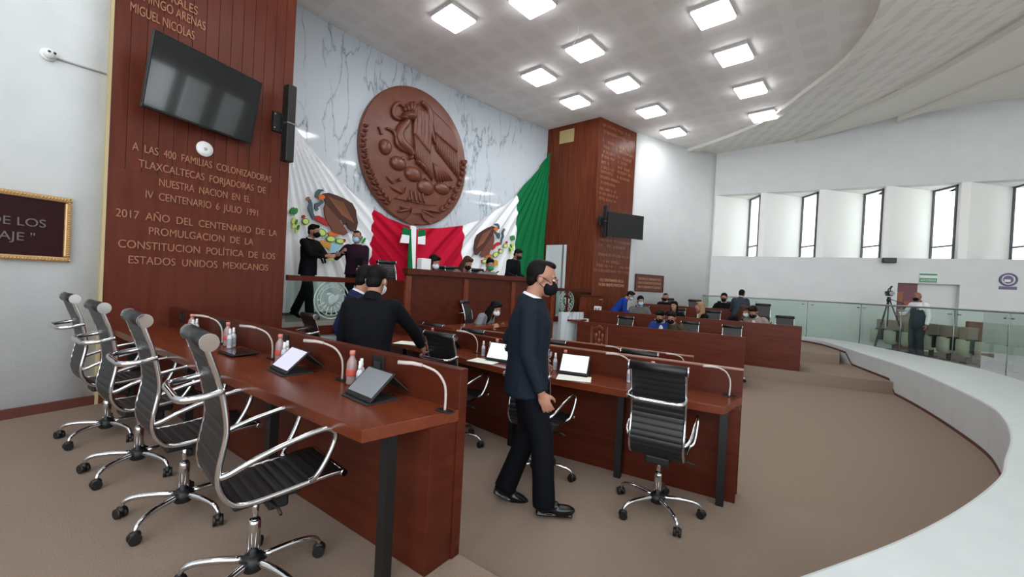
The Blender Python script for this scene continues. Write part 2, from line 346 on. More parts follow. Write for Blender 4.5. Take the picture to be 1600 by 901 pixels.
sideP = Vector((0.86, 13.38, 0)); clad('wall_pillar_side', sideP, QL, 0, CEIL, 26, 'pillar_wood', .012, .1)

# window wall : plain below and above, saw-tooth bays between
ZS, ZH, ZT = 3.14, 5.33, 8.3
def onw(px, py): return onv(px, py, WC, EW)
def sW(px, py=300): return (onw(px, py) - WC).dot(EW)
Mw = basis(WC, EW, -NW, Vector((0, 0, 1)))    # x along the wall, y towards the room, z up
Mw = Matrix(((EW.x, -NW.x, 0, WC.x), (EW.y, -NW.y, 0, WC.y), (0, 0, 1, 0), (0, 0, 0, 1)))
s_d0, s_d1 = sW(1403, 441), sW(1500, 445); zd = 2.40
mb = MB()
mb.box((s_d0 / 2 - .3, -.15, ZS / 2), (s_d0 + .6, .3, ZS), Mw); mb.box(((s_d1 + 16) / 2, -.15, ZS / 2), (16 - s_d1, .3, ZS), Mw)
mb.box(((s_d0 + s_d1) / 2, -.15, (zd + ZS) / 2), (s_d1 - s_d0, .3, ZS - zd), Mw)
mb.box((7.7, -.15, (ZH + ZT) / 2), (16.6, .3, ZT - ZH), Mw); mb.box((-.32, -.15, (ZH + ZS) / 2), (.6, .3, ZH - ZS), Mw)
struct(mb.build('wall_right', 'plaster'))
bays = [(0.0, sW(1173), sW(1189)), (sW(1198), sW(1255), sW(1280.5)), (sW(1291), sW(1351), sW(1384.5)), (sW(1395), sW(1458.6), sW(1502.5)), (sW(1517), sW(1584), sW(1627)), (sW(1644), sW(1720), sW(1775))]
DEP = 1.0
fin = MB(); prev = None
for k, (s0, sm_, s1) in enumerate(bays):
    # depth corner: same pixel column, one metre behind the wall face
    ps = WC + EW * sm_; vd = Vector((ps.x, ps.y, 0)).normalized(); sb = sm_ + DEP * vd.dot(EW) / vd.dot(NW)
    sn = bays[k + 1][0] if k + 1 < len(bays) else s1 + .25
    W_ = MB()
    W_.prism([(s0, 0), (s0 - .12, -.02), (sb - .12, -DEP - .02), (sb, -DEP)], ZS, ZH, Mw)
    W_.prism([(s0 - .1, -.29), (sn, -.29), (sn, -DEP - .2), (s0 - .1, -DEP - .2)], ZH - .004, ZH + .1, Mw)
    W_.prism([(s0 - .1, -.01), (sn, -.01), (sn, -DEP - .2), (s0 - .1, -DEP - .2)], ZS - .1, ZS, Mw)
    W_.prism([(s1, 0), (sn, 0), (sn - .02, -.3), (s1 + .02, -.3)], ZS, ZH, Mw)
    wd = struct(W_.build('window_%d' % (k + 1), 'window_white'))
    gd = Vector((s1 + .01 - sb, -.28 + DEP)); gl = gd.length
    Mg = Mw @ Matrix(((gd.x / gl, -gd.y / gl, 0, sb), (gd.y / gl, gd.x / gl, 0, -DEP), (0, 0, 1, ZS), (0, 0, 0, 1)))
    fr = MB(); hh = ZH - ZS
    for x in (0.025, gl - .025): fr.box((x, 0, hh / 2), (.05, .05, hh), Mg)
    for z in (.02, .42, hh - .03): fr.box((gl / 2, 0, z), (gl, .05, .045), Mg)
    f = fr.build('window_frame', 'frame_dark', wd)
    MB().box((gl / 2, 0, hh / 2), (gl - .06, .008, hh - .06), Mg).build('pane', 'window_glass', wd)
# door in the gallery wall
dd = struct(MB().box(((s_d0 * .66 + s_d1 * .34), -.17, zd / 2), (abs(s_d1 - s_d0) * .0 + .001, .01, zd), Mw).build('door_1', 'plaster'))
bpy.data.objects.remove(dd)
wm = (s_d1 - s_d0) * .36
dd = struct(MB().box((s_d0 + wm / 2, -.16, zd / 2), (wm, .04, zd), Mw, bev=.004).build('door_1', 'door_maroon'))
MB().box((s_d0 + wm + (s_d1 - s_d0 - wm) / 2, -.2, zd / 2), (s_d1 - s_d0 - wm, .04, zd), Mw).build('side_panel', 'plaster', dd)
MB().box((s_d0 + wm * .18, -.135, zd - .42), (wm * .3, .01, .3), Mw).build('notice', 'arms_tan', dd)
MB().box((s_d0 + wm * .6, -.135, zd - .62), (wm * .42, .01, .14), Mw).build('notice', 'arms_tan', dd)
MB().box((s_d0 + wm * .55, -.135, zd - 1.0), (wm * .7, .01, .42), Mw).build('window_glass', 'seat_beige', dd)

# ------------------------------------------------------------------ ceiling
K1 = [(1043, 240), (1094, 226), (1169, 197), (1217, 169), (1262, 135), (1319, 90), (1360, 37), (1375, 0), (1385, -60), (1382, -140), (1365, -260)]
K2 = [(1240, 219), (1274, 204), (1326, 178), (1390, 148), (1450, 116), (1525, 73), (1600, 28), (1680, -25), (1760, -90), (1830, -170), (1900, -280)]
K3 = [(1403, 184), (1450, 165), (1506, 142), (1550, 124), (1600, 103), (1650, 80), (1720, 45), (1800, 0), (1880, -55), (1960, -120), (2050, -220)]
k1 = [G(*p, CEIL) for p in K1]; k2 = [G(*p, 7.05) for p in K2]; k3 = [G(*p, 7.22) for p in K3]
k1s = spl(k1, 5); k2s = spl(k2, 5); k3s = spl(k3, 5)
far = arc(23.3, angof(k1[0]) + 1)
poly = [tuple(p) for p in k1s] + [(k1s[-1].x - 1.5, k1s[-1].y - 4), (-9, -7), (-9, 3), (-6, 10), (0, 15), (4, 16.5)]
struct(MB().prism(poly, CEIL, CEIL + .1).build('ceiling', 'ceiling_tile'))
def band(inn, out, zi, zo, lip, m):
    mb = MB(); n = min(len(inn), len(out))
    R1 = [(p.x, p.y, zi) for p in inn]; R2 = [(p.x, p.y, zo) for p in out]
    mb.add(R1 + R2, [(i, i + 1, n + i + 1, n + i) for i in range(n - 1)], 0, False)
    R3 = [(p.x, p.y, zi + lip) for p in inn]
    mb.add(R1 + R3, [(i, i + 1, n + i + 1, n + i) for i in range(n - 1)], 1, False)
    R4 = [(p.x, p.y, zo + .1) for p in out]
    mb.add(R3 + R4, [(i, i + 1, n + i + 1, n + i) for i in range(n - 1)], 1, False)
    return struct(mb.build('ceiling', [m, 'ceiling_band']))
band([Vector((p.x, p.y)) for p in k1s], k2s, CEIL - .10, 7.06, .2, 'band_tile')
band(k2s, k3s, 6.92, 7.26, .2, 'ceiling_band')
k4 = [onw(1600, 155), onw(1660, 140), onw(1760, 110)]
k4s = [Vector((p.x, p.y)) for p in k3s]
out4 = [p + Vector((2.2, 1.2)) * (0.15 + i / 20) for i, p in enumerate(k4s)]
band(k3s, out4, 7.10, 7.36, .2, 'ceiling_band')
struct(MB().prism([(-9, -7), (20, -7), (20, 20), (-9, 20)], 8.4, 8.5).build('ceiling', 'ceiling_band'))
# wedge between the first band and the wall
mb = MB()
wj = [onw(1119, 240), onw(1160, 233), onw(1200, 226), onw(1240, 219)]
mb.add([tuple(k1[0]), tuple(wj[0]), tuple(wj[1]), tuple(wj[2]), tuple(wj[3])], [(0, 1, 2, 3, 4)], 0, False)
struct(mb.build('ceiling', 'ceiling_band'))
# ceiling lights
LP = [(709, 28), (832, 3), (914, 78), (842, 119.5), (973, 131), (899, 158.5), (1017.5, 173.5), (1052, 206.5), (1114.5, 21), (1147, 85.5), (1173, 139.5), (1193, 180)]
LN = ['nearest the stage wall, leftmost of all', 'cut by the top edge of the photo, second from left', 'in the middle row, first with a dangling cable', 'first after the carved disc, in the row by the marble wall', 'second of the middle row after the cabled one', 'last along the marble wall, before the wooden pillar', 'third of the middle row, above the pillar corner', 'smallest, last of the middle row beside the curved soffit', 'largest of the right row, at the top of the photo', 'second of the right row from the top', 'third of the right row from the top', 'last of the right row, touching the curved soffit']
def lamp(loc, label):
    t = thing('ceiling_light', label, 'ceiling light', loc, R_(-42), 'square ceiling light panels')
    fr = MB()
    for x, y, sx, sy in ((0, .3, .62, .02), (0, -.3, .62, .02), (.3, 0, .02, .6), (-.3, 0, .02, .6)): fr.box((x, y, -.03), (sx, sy, .06))
    fr.build('frame', 'lamp_frame', t)
    MB().box((0, 0, -.055), (.58, .58, .09), bev=.012).build('diffuser', 'lamp_diffuser', t)
    return t
lp0 = None
for p, nm in zip(LP, LN):
    P = G(p[0], p[1], CEIL - .04); P.z = CEIL; lb = 'glowing ceiling light panel, ' + nm
    if lp0 is None: lp0 = freeze(lamp(P, lb))
    else: dup(lp0, P, R_(-42), lb)
for i, P in enumerate([(-3.2, 5.3, CEIL), (-2.2, 2.6, CEIL), (.6, 4.6, CEIL), (2.3, 5.2, CEIL), (0.2, 1.4, CEIL), (-3.6, .2, CEIL), (-1.2, -1.4, CEIL), (2.4, 2.2, CEIL)]):
    dup(lp0, P, R_(-42), 'glowing square ceiling light panel overhead, outside the photo, before the stage', 'ceiling lights overhead')
mb = MB(); P = G(903, 40, CEIL); mb.tube([P, P + Vector((.02, .05, -.1)), P + Vector((-.05, .1, -.3)), P + Vector((-.12, .16, -.42))], .006, 6, sub=5)
tag(mb.build('cable', 'white_plastic'), 'thin white cable dangling from the ceiling above the middle light row', 'cable')

# ------------------------------------------------------------------ desks
def desk(label, P0, P1, z, flip=False, H=1.0, depth=.56, legs=(0.06, 0.5, 0.97), outlets=(), group='wooden deputies desks', trim=False, m='desk_wood', tabz=.79, trunk=True, cut=0.0):
    """P0/P1: back top edge, left and right as the user sees it; the user sits on the -y side"""
    D = (P1 - P0); D.z = 0; L = D.length; t = thing('desk', label, 'desk', (P0.x, P0.y, z), math.atan2(D.y, D.x), group)
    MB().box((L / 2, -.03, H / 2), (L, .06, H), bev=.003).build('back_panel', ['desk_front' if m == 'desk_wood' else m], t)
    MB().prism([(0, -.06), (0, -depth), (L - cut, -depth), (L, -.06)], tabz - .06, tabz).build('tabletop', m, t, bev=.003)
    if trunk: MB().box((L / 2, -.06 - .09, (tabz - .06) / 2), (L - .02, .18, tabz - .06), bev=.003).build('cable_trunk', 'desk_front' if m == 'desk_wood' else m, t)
    for f in legs: MB().box((f * L, -depth + .17, (tabz - .06) / 2), (.055, .055, tabz - .06)).build('leg', 'black_metal', t)
    for f in outlets:
        o = MB().box((f * L, -.066, tabz + .13), (.12, .012, .12), bev=.004).build('outlet_plate', 'black_plastic', t)
        MB().box((f * L, -.074, tabz + .13), (.06, .006, .05)).build('socket', 'dark_grey', o)
    if trim: MB().box((L / 2, -.03, H + .006), (L, .062, .010)).build('edge_highlight', mat('edge_highlight', (150, 104, 84), .3) if 'edge_highlight' not in MAT else 'edge_highlight', t)  # trim: lighter strip that paints the highlight along the top edge
    t['L'] = L
    return t
A1, B1 = Vector((-3.88, 4.83, 0)), Vector((-.21, 2.22, 0))
desk1 = desk('front wooden desk with raised back, four gooseneck microphones on it, meeting the lettered panel', A1, B1, .28, depth=.57, cut=.10, legs=(.02, .4, .72, .972), outlets=(.09, .33, .59, .85))
desk2a = desk('middle row wooden desk, left stretch behind the dark-suited man leaning on it', BK2[0], BK2[2] - (BK2[2] - BK2[1]).normalized() * .01, .14, depth=.5, legs=(.03, .5, .96), H=.98, outlets=(.5,))
desk2b = desk('middle row wooden desk, right stretch with black legs behind the empty chair', BK2[2], BK2[3], .14, depth=.5, cut=.11, legs=(.48, .935), trim=True)
D3a, D3b = Vector((-.45, 6.5, 0)), Vector((2.19, 4.91, 0))
desk3 = desk('third row wooden desk, low behind the middle desk, only its top edge showing', D3a, D3b, 0.0, depth=.5, trim=True)

def desk_pt(P0, P1, z, px, py, dz, back):
    """point on a desk: along it where the pixel column falls, a set distance from its back panel"""
    D = (P1 - P0); D.z = 0; D.normalize(); n = Vector((D.y, -D.x, 0)); q = onv(px, py, P0 + n * back, D); q.z = z + dz; return q
# ------------------------------------------------------------------ chairs
def prof(y0=0, z0=0):
    return [(.325, .462), (.25, .462), (.13, .452), (.02, .443), (-.07, .440), (-.125, .450), (-.165, .485), (-.19, .54), (-.192, .60), (-.180, .67), (-.170, .74), (-.178, .82), (-.20, .92), (-.235, 1.02), (-.258, 1.085)]
def smooth_prof(k):
    P = [Vector((0, a, b)) for a, b in prof()]; Q = []
    for i in range(len(P) - 1):
        g = lambda j: P[max(0, min(len(P) - 1, j))]
        p0, p1, p2, p3 = g(i - 1), g(i), g(i + 1), g(i + 2)
        for t in range(k):
            u = t / k; Q.append(0.5 * ((2 * p1) + (p2 - p0) * u + (2 * p0 - 5 * p1 + 4 * p2 - p3) * u * u + (3 * p1 - p0 - 3 * p2 + p3) * u**3))
    return Q + [P[-1]]
def sling(a, b, name, parent):
    Q = smooth_prof(8)[a:b]; mb = MB(); rings = []; s = 0
    for i, q in enumerate(Q):
        t = (Q[min(i + 1, len(Q) - 1)] - Q[max(i - 1, 0)]).normalized(); n = Vector((0, -t.z, t.y)); n = n if True else n
        if i: s += (q - Q[i - 1]).length
        bump = .0045 * abs(math.sin(math.pi * s / .042)) ** .5
        u, d = q + n * (.004 + bump), q - n * (.004 + bump)
        rings.append([(-.196, d.y, d.z), (.196, d.y, d.z), (.196, u.y, u.z), (-.196, u.y, u.z)])
    mb.loft(rings); o = mb.build(name, 'leather', parent)
    for p in o.data.polygons: p.use_smooth = False
    return o
def chair(label, loc, rz, group):
    t = thing('office_chair', label, 'office chair', loc, rz, group); Q = smooth_prof(4)
    sling(0, 46, 'seat', t); sling(45, 113, 'backrest', t)
    for sx in (-1, 1):
        MB().tube([(sx * .206, q.y, q.z) for q in Q], .0115, 6).build('side_rail', 'chrome', t)
        MB().tube([(sx * .206, -.182, .57), (sx * .232, -.155, .585), (sx * .250, -.10, .615), (sx * .252, .03, .655), (sx * .252, .19, .685), (sx * .252, .25, .675), (sx * .252, .265, .64), (sx * .248, .235, .56), (sx * .236, .19, .485), (sx * .206, .17, .462)], .0125, 8, sub=4).build('armrest', 'chrome', t)
        MB().tube([(sx * .215, -.245, 1.085), (sx * .228, -.245, 1.085)], .034, 14).build('roll_cap', 'chrome', t)
    MB().tube([(-.215, -.245, 1.085), (.215, -.245, 1.085)], .032, 14).build('headrest_roll', 'leather', t)
    MB().tube([(-.222, .33, .455), (.222, .33, .455)], .016, 10).build('front_bar', 'chrome', t)
    MB().tube([(-.206, -.185, .90), (-.212, -.27, .885), (-.17, -.325, .88), (0, -.33, .878), (.17, -.325, .88), (.212, -.27, .885), (.206, -.185, .90)], .014, 8, sub=4).build('back_handle', 'chrome', t)
    MB().box((0, .03, .405), (.19, .28, .06), bev=.012).box((0, .09, .36), (.08, .09, .10), bev=.012).build('tilt_mechanism', 'black_plastic', t)
    MB().tube([(.08, .02, .40), (.2, .03, .395), (.24, .03, .385)], .007, 6).build('lever', 'black_plastic', t)
    MB().lathe([(.015, .26), (.015, .39)], 10).lathe([(.027, .10), (.027, .27), (.022, .285)], 14).build('gas_column', 'chrome', t)
    MB().lathe([(.0, .065), (.04, .065), (.052, .08), (.052, .115), (.034, .135), (0, .135)], 16).build('hub', 'black_plastic', t)
    for k in range(5):
        a = 2 * math.pi * k / 5 + .31; c, s = math.cos(a), math.sin(a)
        lg = MB().tube([(c * .045, s * .045, .108), (c * .15, s * .15, .112), (c * .245, s * .245, .105), (c * .29, s * .29, .085), (c * .302, s * .302, .06)], [.017, .016, .014, .012, .011], 8, sub=3).build('leg', 'chrome', t)
        Mc = Matrix.Translation((c * .305, s * .305, .028)) @ Matrix.Rotation(a + 1.0, 4, 'Z')
        cs = MB()
        for w_ in (-.016, .016): cs.tube([(w_ - .009, 0, 0), (w_ + .009, 0, 0)], .028, 12, Mc)
        cs.ell((0, .002, .016), (.02, .028, .022), Mc, 10, 6); cs.build('caster', 'black_plastic', lg)
    for o in bpy.data.objects:
        if o.parent == t and o.name.split('.')[0] not in ('leg', 'hub', 'gas_column', 'lever'):
            for q in o.data.vertices: q.co.x *= .87
    return t
GR = 'black ribbed leather chairs with chrome frames'
ch0 = None
def put_chair(x, y, z, face, label, group=GR):
    """face: heading in degrees (0 = +x) the sitter looks towards"""
    global ch0
    rz = R_(face - 90)
    if ch0 is None:
        ch0 = chair(label, (x, y, z), rz, group); freeze(ch0); c = ch0
    else: c = dup(ch0, (x, y, z), rz, label, group)
    c.scale = (1, 1, 1.08) if 'front desk' in label and z > .2 else (1, 1, 1)
    return c
put_chair(*G(395, 882, .37).xy, .28, 47, 'nearest black ribbed office chair, large at the bottom left, before the front desk')
put_chair(*G(286, 777, .37).xy, .28, 52, 'second black office chair along the front desk, counted from the nearest')
put_chair(*G(215.6, 712, .37).xy, .28, 55, 'third black office chair along the front desk, before the lettered panel')
put_chair(*G(166, 664, .37).xy, .28, 55, 'farthest black office chair of the front desk, against the white wall')
put_chair(1.14, 3.03, .14, 60, 'empty black office chair seen from behind, right of the walking man')
put_chair(.28, 3.50, .14, 58, 'black office chair half hidden behind the legs of the walking man')
put_chair(-.52, 4.12, .14, 56, 'black office chair behind the right end of the front desk, left of the walking man')
put_chair(-2.35, 5.35, .14, 50, 'black office chair left of the two suited men, below the stage rail')
put_chair(1.50, 4.60, 0, 60, 'black chair top showing over the middle desk, above the empty chair')
put_chair(.62, 5.15, 0, 60, 'black chair top just right of the walking man, over the middle desk')
put_chair(-.36, 5.78, 0, 58, 'black chair top just left of the walking man, over the middle desk')
put_chair(-.98, 6.25, 0, 58, 'black chair top below the presidium front, left of the seated woman')

# ------------------------------------------------------------------ things on the desks
def mic(label, loc, rz):
    t = thing('gooseneck_microphone', label, 'microphone', loc, rz, 'gooseneck microphones')
    MB().box((0, 0, .004), (.10, .05, .008), bev=.003).build('base', 'black_plastic', t)
    g = [(0, 0, .005), (.004, -.003, .09), (-.004, -.012, .15), (-.035, -.04, .205), (-.09, -.085, .235)]
    MB().tube(g, .0065, 8, sub=5).build('gooseneck', 'mic_grey', t)
    MB().tube([(-.09, -.085, .235), (-.13, -.115, .243), (-.19, -.16, .245)], [.009, .0105, .0105], 8).build('capsule', 'mic_grey', t)
    return t
mic0 = None
def put_mic(p, rz, label):
    global mic0
    if mic0 is None: mic0 = freeze(mic(label, p, rz))
    else: dup(mic0, p, rz, label)
def dk(P0, P1): return math.atan2((P1 - P0).y, (P1 - P0).x)
r1, r2b, r2a, r3 = dk(A1, B1), dk(BK2[2], BK2[3]), dk(BK2[1], BK2[2]), dk(D3a, D3b)
for (px, py), nm in zip([(347, 538), (425, 567), (534, 605), (695, 641)], ['farthest of the front desk, next to the lettered panel', 'second from the lettered panel on the front desk', 'on the front desk between the lit and the grey tablets', 'at the near right end of the front desk']):
    put_mic(desk_pt(A1, B1, .28, px, py, .79, .13), r1, 'pale gooseneck microphone ' + nm)
put_mic(desk_pt(BK2[1], BK2[2], .14, 745, 558, .79, .12), r2a, 'pale gooseneck microphone on the middle desk, left of the walking man')
put_mic(desk_pt(BK2[2], BK2[3], .14, 985, 590, .79, .12), r2b, 'pale gooseneck microphone on the middle desk, left of the empty chair back')
put_mic(desk_pt(BK2[2], BK2[3], .14, 1139, 622, .79, .12), r2b, 'pale gooseneck microphone at the right end of the middle desk')
put_mic(desk_pt(D3a, D3b, 0, 975, 556, .79, .12), r3, 'gooseneck microphone of the third desk, left of the chair top')
put_mic(desk_pt(D3a, D3b, 0, 1070, 568, .79, .12), r3, 'gooseneck microphone of the third desk, right of the chair top')
def bottle(label, loc):
    t = thing('water_bottle', label, 'bottle', loc, 0, 'small water bottles on the desks')
    MB().lathe([(0, 0), (.028, .002), (.032, .012), (.030, .03), (.032, .05), (.032, .12), (.028, .145), (.014, .172), (.013, .185), (0, .185)], 14).build('body', 'bottle_clear', t)
    MB().lathe([(.0326, .055), (.0332, .06), (.0332, .092), (.0326, .096)], 14).build('label_band', 'bottle_red', t)
    MB().lathe([(0, .183), (.0165, .183), (.0165, .207), (.014, .21), (0, .21)], 12).build('cap', 'bottle_cap', t); return t
def spray(label, loc):
    t = thing('spray_bottle', label, 'bottle', loc, 0, 'small hand sanitizer spray bottles')
    MB().lathe([(0, 0), (.019, .002), (.021, .01), (.021, .095), (.016, .112), (.009, .12), (0, .12)], 12).build('body', 'spray_clear', t)
    MB().lathe([(.0215, .025), (.0217, .03), (.0217, .08), (.0215, .085)], 12).build('label_band', 'spray_label', t)
    MB().lathe([(0, .118), (.012, .118), (.012, .14), (.0095, .145), (.0095, .168), (0, .17)], 10).build('spray_cap', 'white_plastic', t); return t
bo0 = sp0 = None
def put_bottle(p, label):
    global bo0
    if bo0 is None: bo0 = freeze(bottle(label, p))
    else: dup(bo0, p, 0, label)
def put_spray(p, label):
    global sp0
    if sp0 is None: sp0 = freeze(spray(label, p))
    else: dup(sp0, p, 0, label)
places = [(299, 520, 'next to the lettered panel'), (355, 537, 'behind the flat black tablet'), (437, 553, 'behind the lit tablet'), (549, 590, 'behind the grey tablet')]
for px, py, nm in places:
    p = desk_pt(A1, B1, .28, px, py, .79, .15); put_bottle(p, 'pink-capped water bottle on the front desk, ' + nm)
    D = (B1 - A1).normalized()
    put_spray(p + D * .07 + N * .02, 'left spray bottle of the pair on the front desk, ' + nm)
    put_spray(p + D * .125 - N * .03, 'right spray bottle of the pair on the front desk, ' + nm)
for px, py, dr, nm in [(675, 530, 1, 'before the dark suited man'), (776, 551, -1, 'left of the walking man'), (882, 578, -1, 'right of the walking man'), (1019, 590, -1, 'hidden behind the empty chair back')]:
    P0, P1 = (BK2[1], BK2[2]) if px < 830 else (BK2[2], BK2[3])
    p = desk_pt(P0, P1, .14, px, py, .79, .17); D = (P1 - P0).normalized(); put_bottle(p, 'small water bottle with pinkish cap on the middle desk, ' + nm)
    put_spray(p + D * .10 * dr, 'inner white-capped spray bottle on the middle desk, ' + nm); put_spray(p + D * .19 * dr - N * .02, 'outer white-capped spray bottle on the middle desk, ' + nm)
p = desk_pt(D3a, D3b, 0, 743, 540, .79, .2); put_bottle(p, 'water bottle on the third desk, only its pink cap showing over the middle desk'); put_spray(p + E * .1, 'spray bottle on the third desk beside a pink bottle cap')
def tablet(label, loc, rz, scr, tilt=42):
    t = thing('tablet', label, 'tablet', loc, rz, 'tablets on the desks'); Mt = Matrix.Translation((0, -.05, .012)) @ Matrix.Rotation(R_(tilt), 4, 'X')
    MB().box((0, .10, 0), (.275, .20, .012), Mt, bev=.004).build('body', 'black_plastic', t)
    MB().box((0, .107, .0068), (.25, .165, .0016), Mt).build('screen', scr, t)
    if tilt > 10:
        h = .2 * math.sin(R_(tilt)); c = .2 * math.cos(R_(tilt))
        MB().add([(-.1, c - .055, h * .97), (.1, c - .055, h * .97), (.1, c + .09, .003), (-.1, c + .09, .003), (-.1, c - .05, h * .97 + .004), (.1, c - .05, h * .97 + .004), (.1, c + .098, .003), (-.1, c + .098, .003)], [(0, 1, 2, 3), (7, 6, 5, 4), (0, 4, 5, 1), (2, 6, 7, 3), (1, 5, 6, 2), (0, 3, 7, 4)], 0, False).build('cover_stand', 'dark_grey', t)
        MB().box((0, .03, .004), (.275, .20, .006), bev=.002).build('folio', 'dark_grey', t)
    return t
tablet('flat black tablet lying dark on the front desk near the lettered panel', desk_pt(A1, B1, .28, 362, 543, .79, .28), r1, 'tv_black', 2)
tablet('propped tablet with pale lilac screen on the front desk', desk_pt(A1, B1, .28, 446, 572, .79, .27), r1 - .1, 'screen_light')
tablet('tablet with dull grey screen on the front desk, nearest the camera', desk_pt(A1, B1, .28, 571, 612, .79, .27), r1 - .1, 'screen_dim')
tablet('propped bright tablet before the dark-suited man on the middle desk', desk_pt(BK2[1], BK2[2], .14, 691, 533, .79, .3), r2a + .1, 'screen_bright')
tablet('propped bright tablet left of the walking man on the middle desk', desk_pt(BK2[1], BK2[2], .14, 780, 556, .79, .28), r2a + .2, 'screen_bright', 62)
tablet('propped bright tablet right of the walking man on the middle desk', desk_pt(BK2[2], BK2[3], .14, 897, 580, .79, .24), r2b + .12, 'screen_bright', 58)
def sheet(label, p, rz, sz=(.3, .21), name='paper_sheet'):
    o = MB().box((0, 0, .002), (sz[0], sz[1], .004)).build(name, 'paper'); o.location = p; o.rotation_euler = (0, 0, rz); return tag(o, label, 'paper', 'papers on the middle desk')
sheet('white sheet of paper before the tablet left of the walking man', desk_pt(BK2[1], BK2[2], .14, 757, 563, .792, .41), r2a + .25)
sheet('white sheet of paper before the tablet right of the walking man', desk_pt(BK2[2], BK2[3], .14, 897, 589, .792, .39), r2b + .3)
o = sheet('rumpled white papers under the hand of the dark-suited man', desk_pt(BK2[1], BK2[2], .14, 640, 531, .792, .36), r2a + .5, (.34, .24))

# ------------------------------------------------------------------ stage
SZ = .94
rs = []
for i in range(25):
    t = 150 - 24 * i / 24; rs.append([tuple(arc(22.0 if 146.2 > t > 129.0 else 23.15, t, 0))[:2], t])
stg = [tuple(arc(25.1, 150.5 - 25 * i / 24))[:2] for i in range(25)]
stg2 = [tuple(arc(23.16, 148.2))[:2]] + [tuple(arc(23.16, 148.2 - (148.2 - 127.2) * i / 20))[:2] for i in range(21)]
struct(MB().prism(stg + stg2[::-1], 0.0, SZ - .10).build('wall_stage_front', 'marble'))
struct(MB().prism(stg + stg2[::-1], SZ - .10, SZ).build('floor_stage', mat('stage_floor', (158, 150, 138), .4)))
mb = MB(); mb.loft([[tuple(arc(23.10, t, SZ - .13)), tuple(arc(23.16, t, SZ - .13)), tuple(arc(23.16, t, SZ + .01)), tuple(arc(23.10, t, SZ + .01))] for t in [148.1 - i for i in range(21)]], sm=False)
struct(mb.build('trim_2', 'desk_front'))
# presidium on a bay of the stage
a0, a1 = angof(onc(636, 428, 22.1)), angof(onc(866, 444, 22.1))
pr = thing('presidium_desk', 'long wooden presidium desk with panelled front on the stage', 'desk', tuple(arc(22.1, (a0 + a1) / 2, 0)), 0)
pr_inv = Matrix.Translation(-pr.location)
def seg(R, t0, t1, z0, z1, th, k=8): return [[tuple(arc(R, t0 + (t1 - t0) * i / k, z0)), tuple(arc(R + th, t0 + (t1 - t0) * i / k, z0)), tuple(arc(R + th, t0 + (t1 - t0) * i / k, z1)), tuple(arc(R, t0 + (t1 - t0) * i / k, z1))] for i in range(k + 1)]
PT = SZ + .97
MB().loft(seg(22.1, a0, a1, 0, PT - .07, .06), pr_inv, sm=False).build('front_panel', 'desk_front', pr)
MB().loft(seg(22.03, a0 + .12, a1 - .1, PT - .09, PT, .12), pr_inv, sm=False).build('top_rail', 'desk_front', pr)
MB().loft(seg(22.16, a0, a1, PT - .26, PT - .21, .55), pr_inv, sm=False).build('tabletop', 'desk_wood', pr)
st = MB()
for f in (0.005, .33, .66, .985): st.loft(seg(22.07, a0 + (a1 - a0) * f - .14, a0 + (a1 - a0) * f + .14, .05, PT - .12, .04, 1), pr_inv, sm=False)
st.loft(seg(22.075, a0, a1, .0, .22, .03), pr_inv, sm=False); st.build('frame_moulding', 'desk_wood', pr)
for t in (a0, a1): MB().loft([[tuple(arc(22.1, t - .08, z)), tuple(arc(23.1, t - .08, z)), tuple(arc(23.1, t + .08, z)), tuple(arc(22.1, t + .08, z))] for z in (0, PT - .2)], pr_inv, sm=False).build('end_panel', 'desk_front', pr)
MB().loft(seg(22.18, a0 - .05, a1 + .05, SZ - .06, SZ, 1.0), pr_inv, sm=False).build('platform', 'desk_front', pr)
# stage rails with etched glass
def rail(label, t0, t1, posts, etch, R=23.18, zt=1.71):
    t = thing('stage_rail', label, 'railing', tuple(arc(R, (t0 + t1) / 2, SZ)), 0, 'wood and glass stage railings'); inv = Matrix.Translation(-t.location)
    MB().loft(seg(R - .03, t0, t1, zt - .08, zt, .06), inv, sm=False).build('handrail', 'desk_front', t)
    for q in posts: MB().loft([[tuple(arc(R - .03, q - .09, z)), tuple(arc(R + .03, q - .09, z)), tuple(arc(R + .03, q + .09, z)), tuple(arc(R - .03, q + .09, z))] for z in (SZ, zt - .07)], inv, sm=False).build('post', 'desk_front', t)
    MB().loft(seg(R - .005, t0, t1, SZ + .08, zt - .08, .01), inv, sm=False).build('glass_panel', 'stage_glass', t)
    c = arc(R - .012, etch, (SZ + zt) / 2 + .02); D = Vector((math.sin(R_(etch)), -math.cos(R_(etch)), 0)); Mw_ = inv @ wallM(c, D)
    mb = MB()
    for rr_, wdt in ((.30, .012), (.25, .006), (.20, .006)): mb.tube([(rr_ * math.cos(2 * math.pi * k / 28), rr_ * math.sin(2 * math.pi * k / 28), 0) for k in range(28)], wdt, 5, Mw_, closed=True)
    for k in range(16):
        a = 2 * math.pi * k / 16; mb.ell((0, .225, 0), (.014, .03, .003), Mw_ @ Matrix.Rotation(a, 4, 'Z'), 8, 4)
    mb.ell((0, .0, 0), (.07, .1, .004), Mw_, 10, 5); mb.ell((.06, .05, 0), (.05, .09, .004), Mw_ @ Matrix.Rotation(-.5, 4, 'Z'), 10, 5); mb.ell((-.05, .09, 0), (.05, .03, .004), Mw_, 8, 5)
    for k in range(7): mb.ell((0, -.16, 0), (.02, .05, .003), Mw_ @ Matrix.Rotation(-1.2 + .4 * k, 4, 'Z'), 8, 4)
    mb.build('etched_crest', 'etched', t)
    return t
aL0 = 147.9; aL1 = angof(onc(566, 437, 23.18))
rail('wooden stage handrail with etched glass, left of the presidium', aL0, aL1 - .6, (aL1 - .6,), angof(onc(518, 470, 23.18)))
b0, b1 = angof(onc(872, 450, 23.18)), 127.4
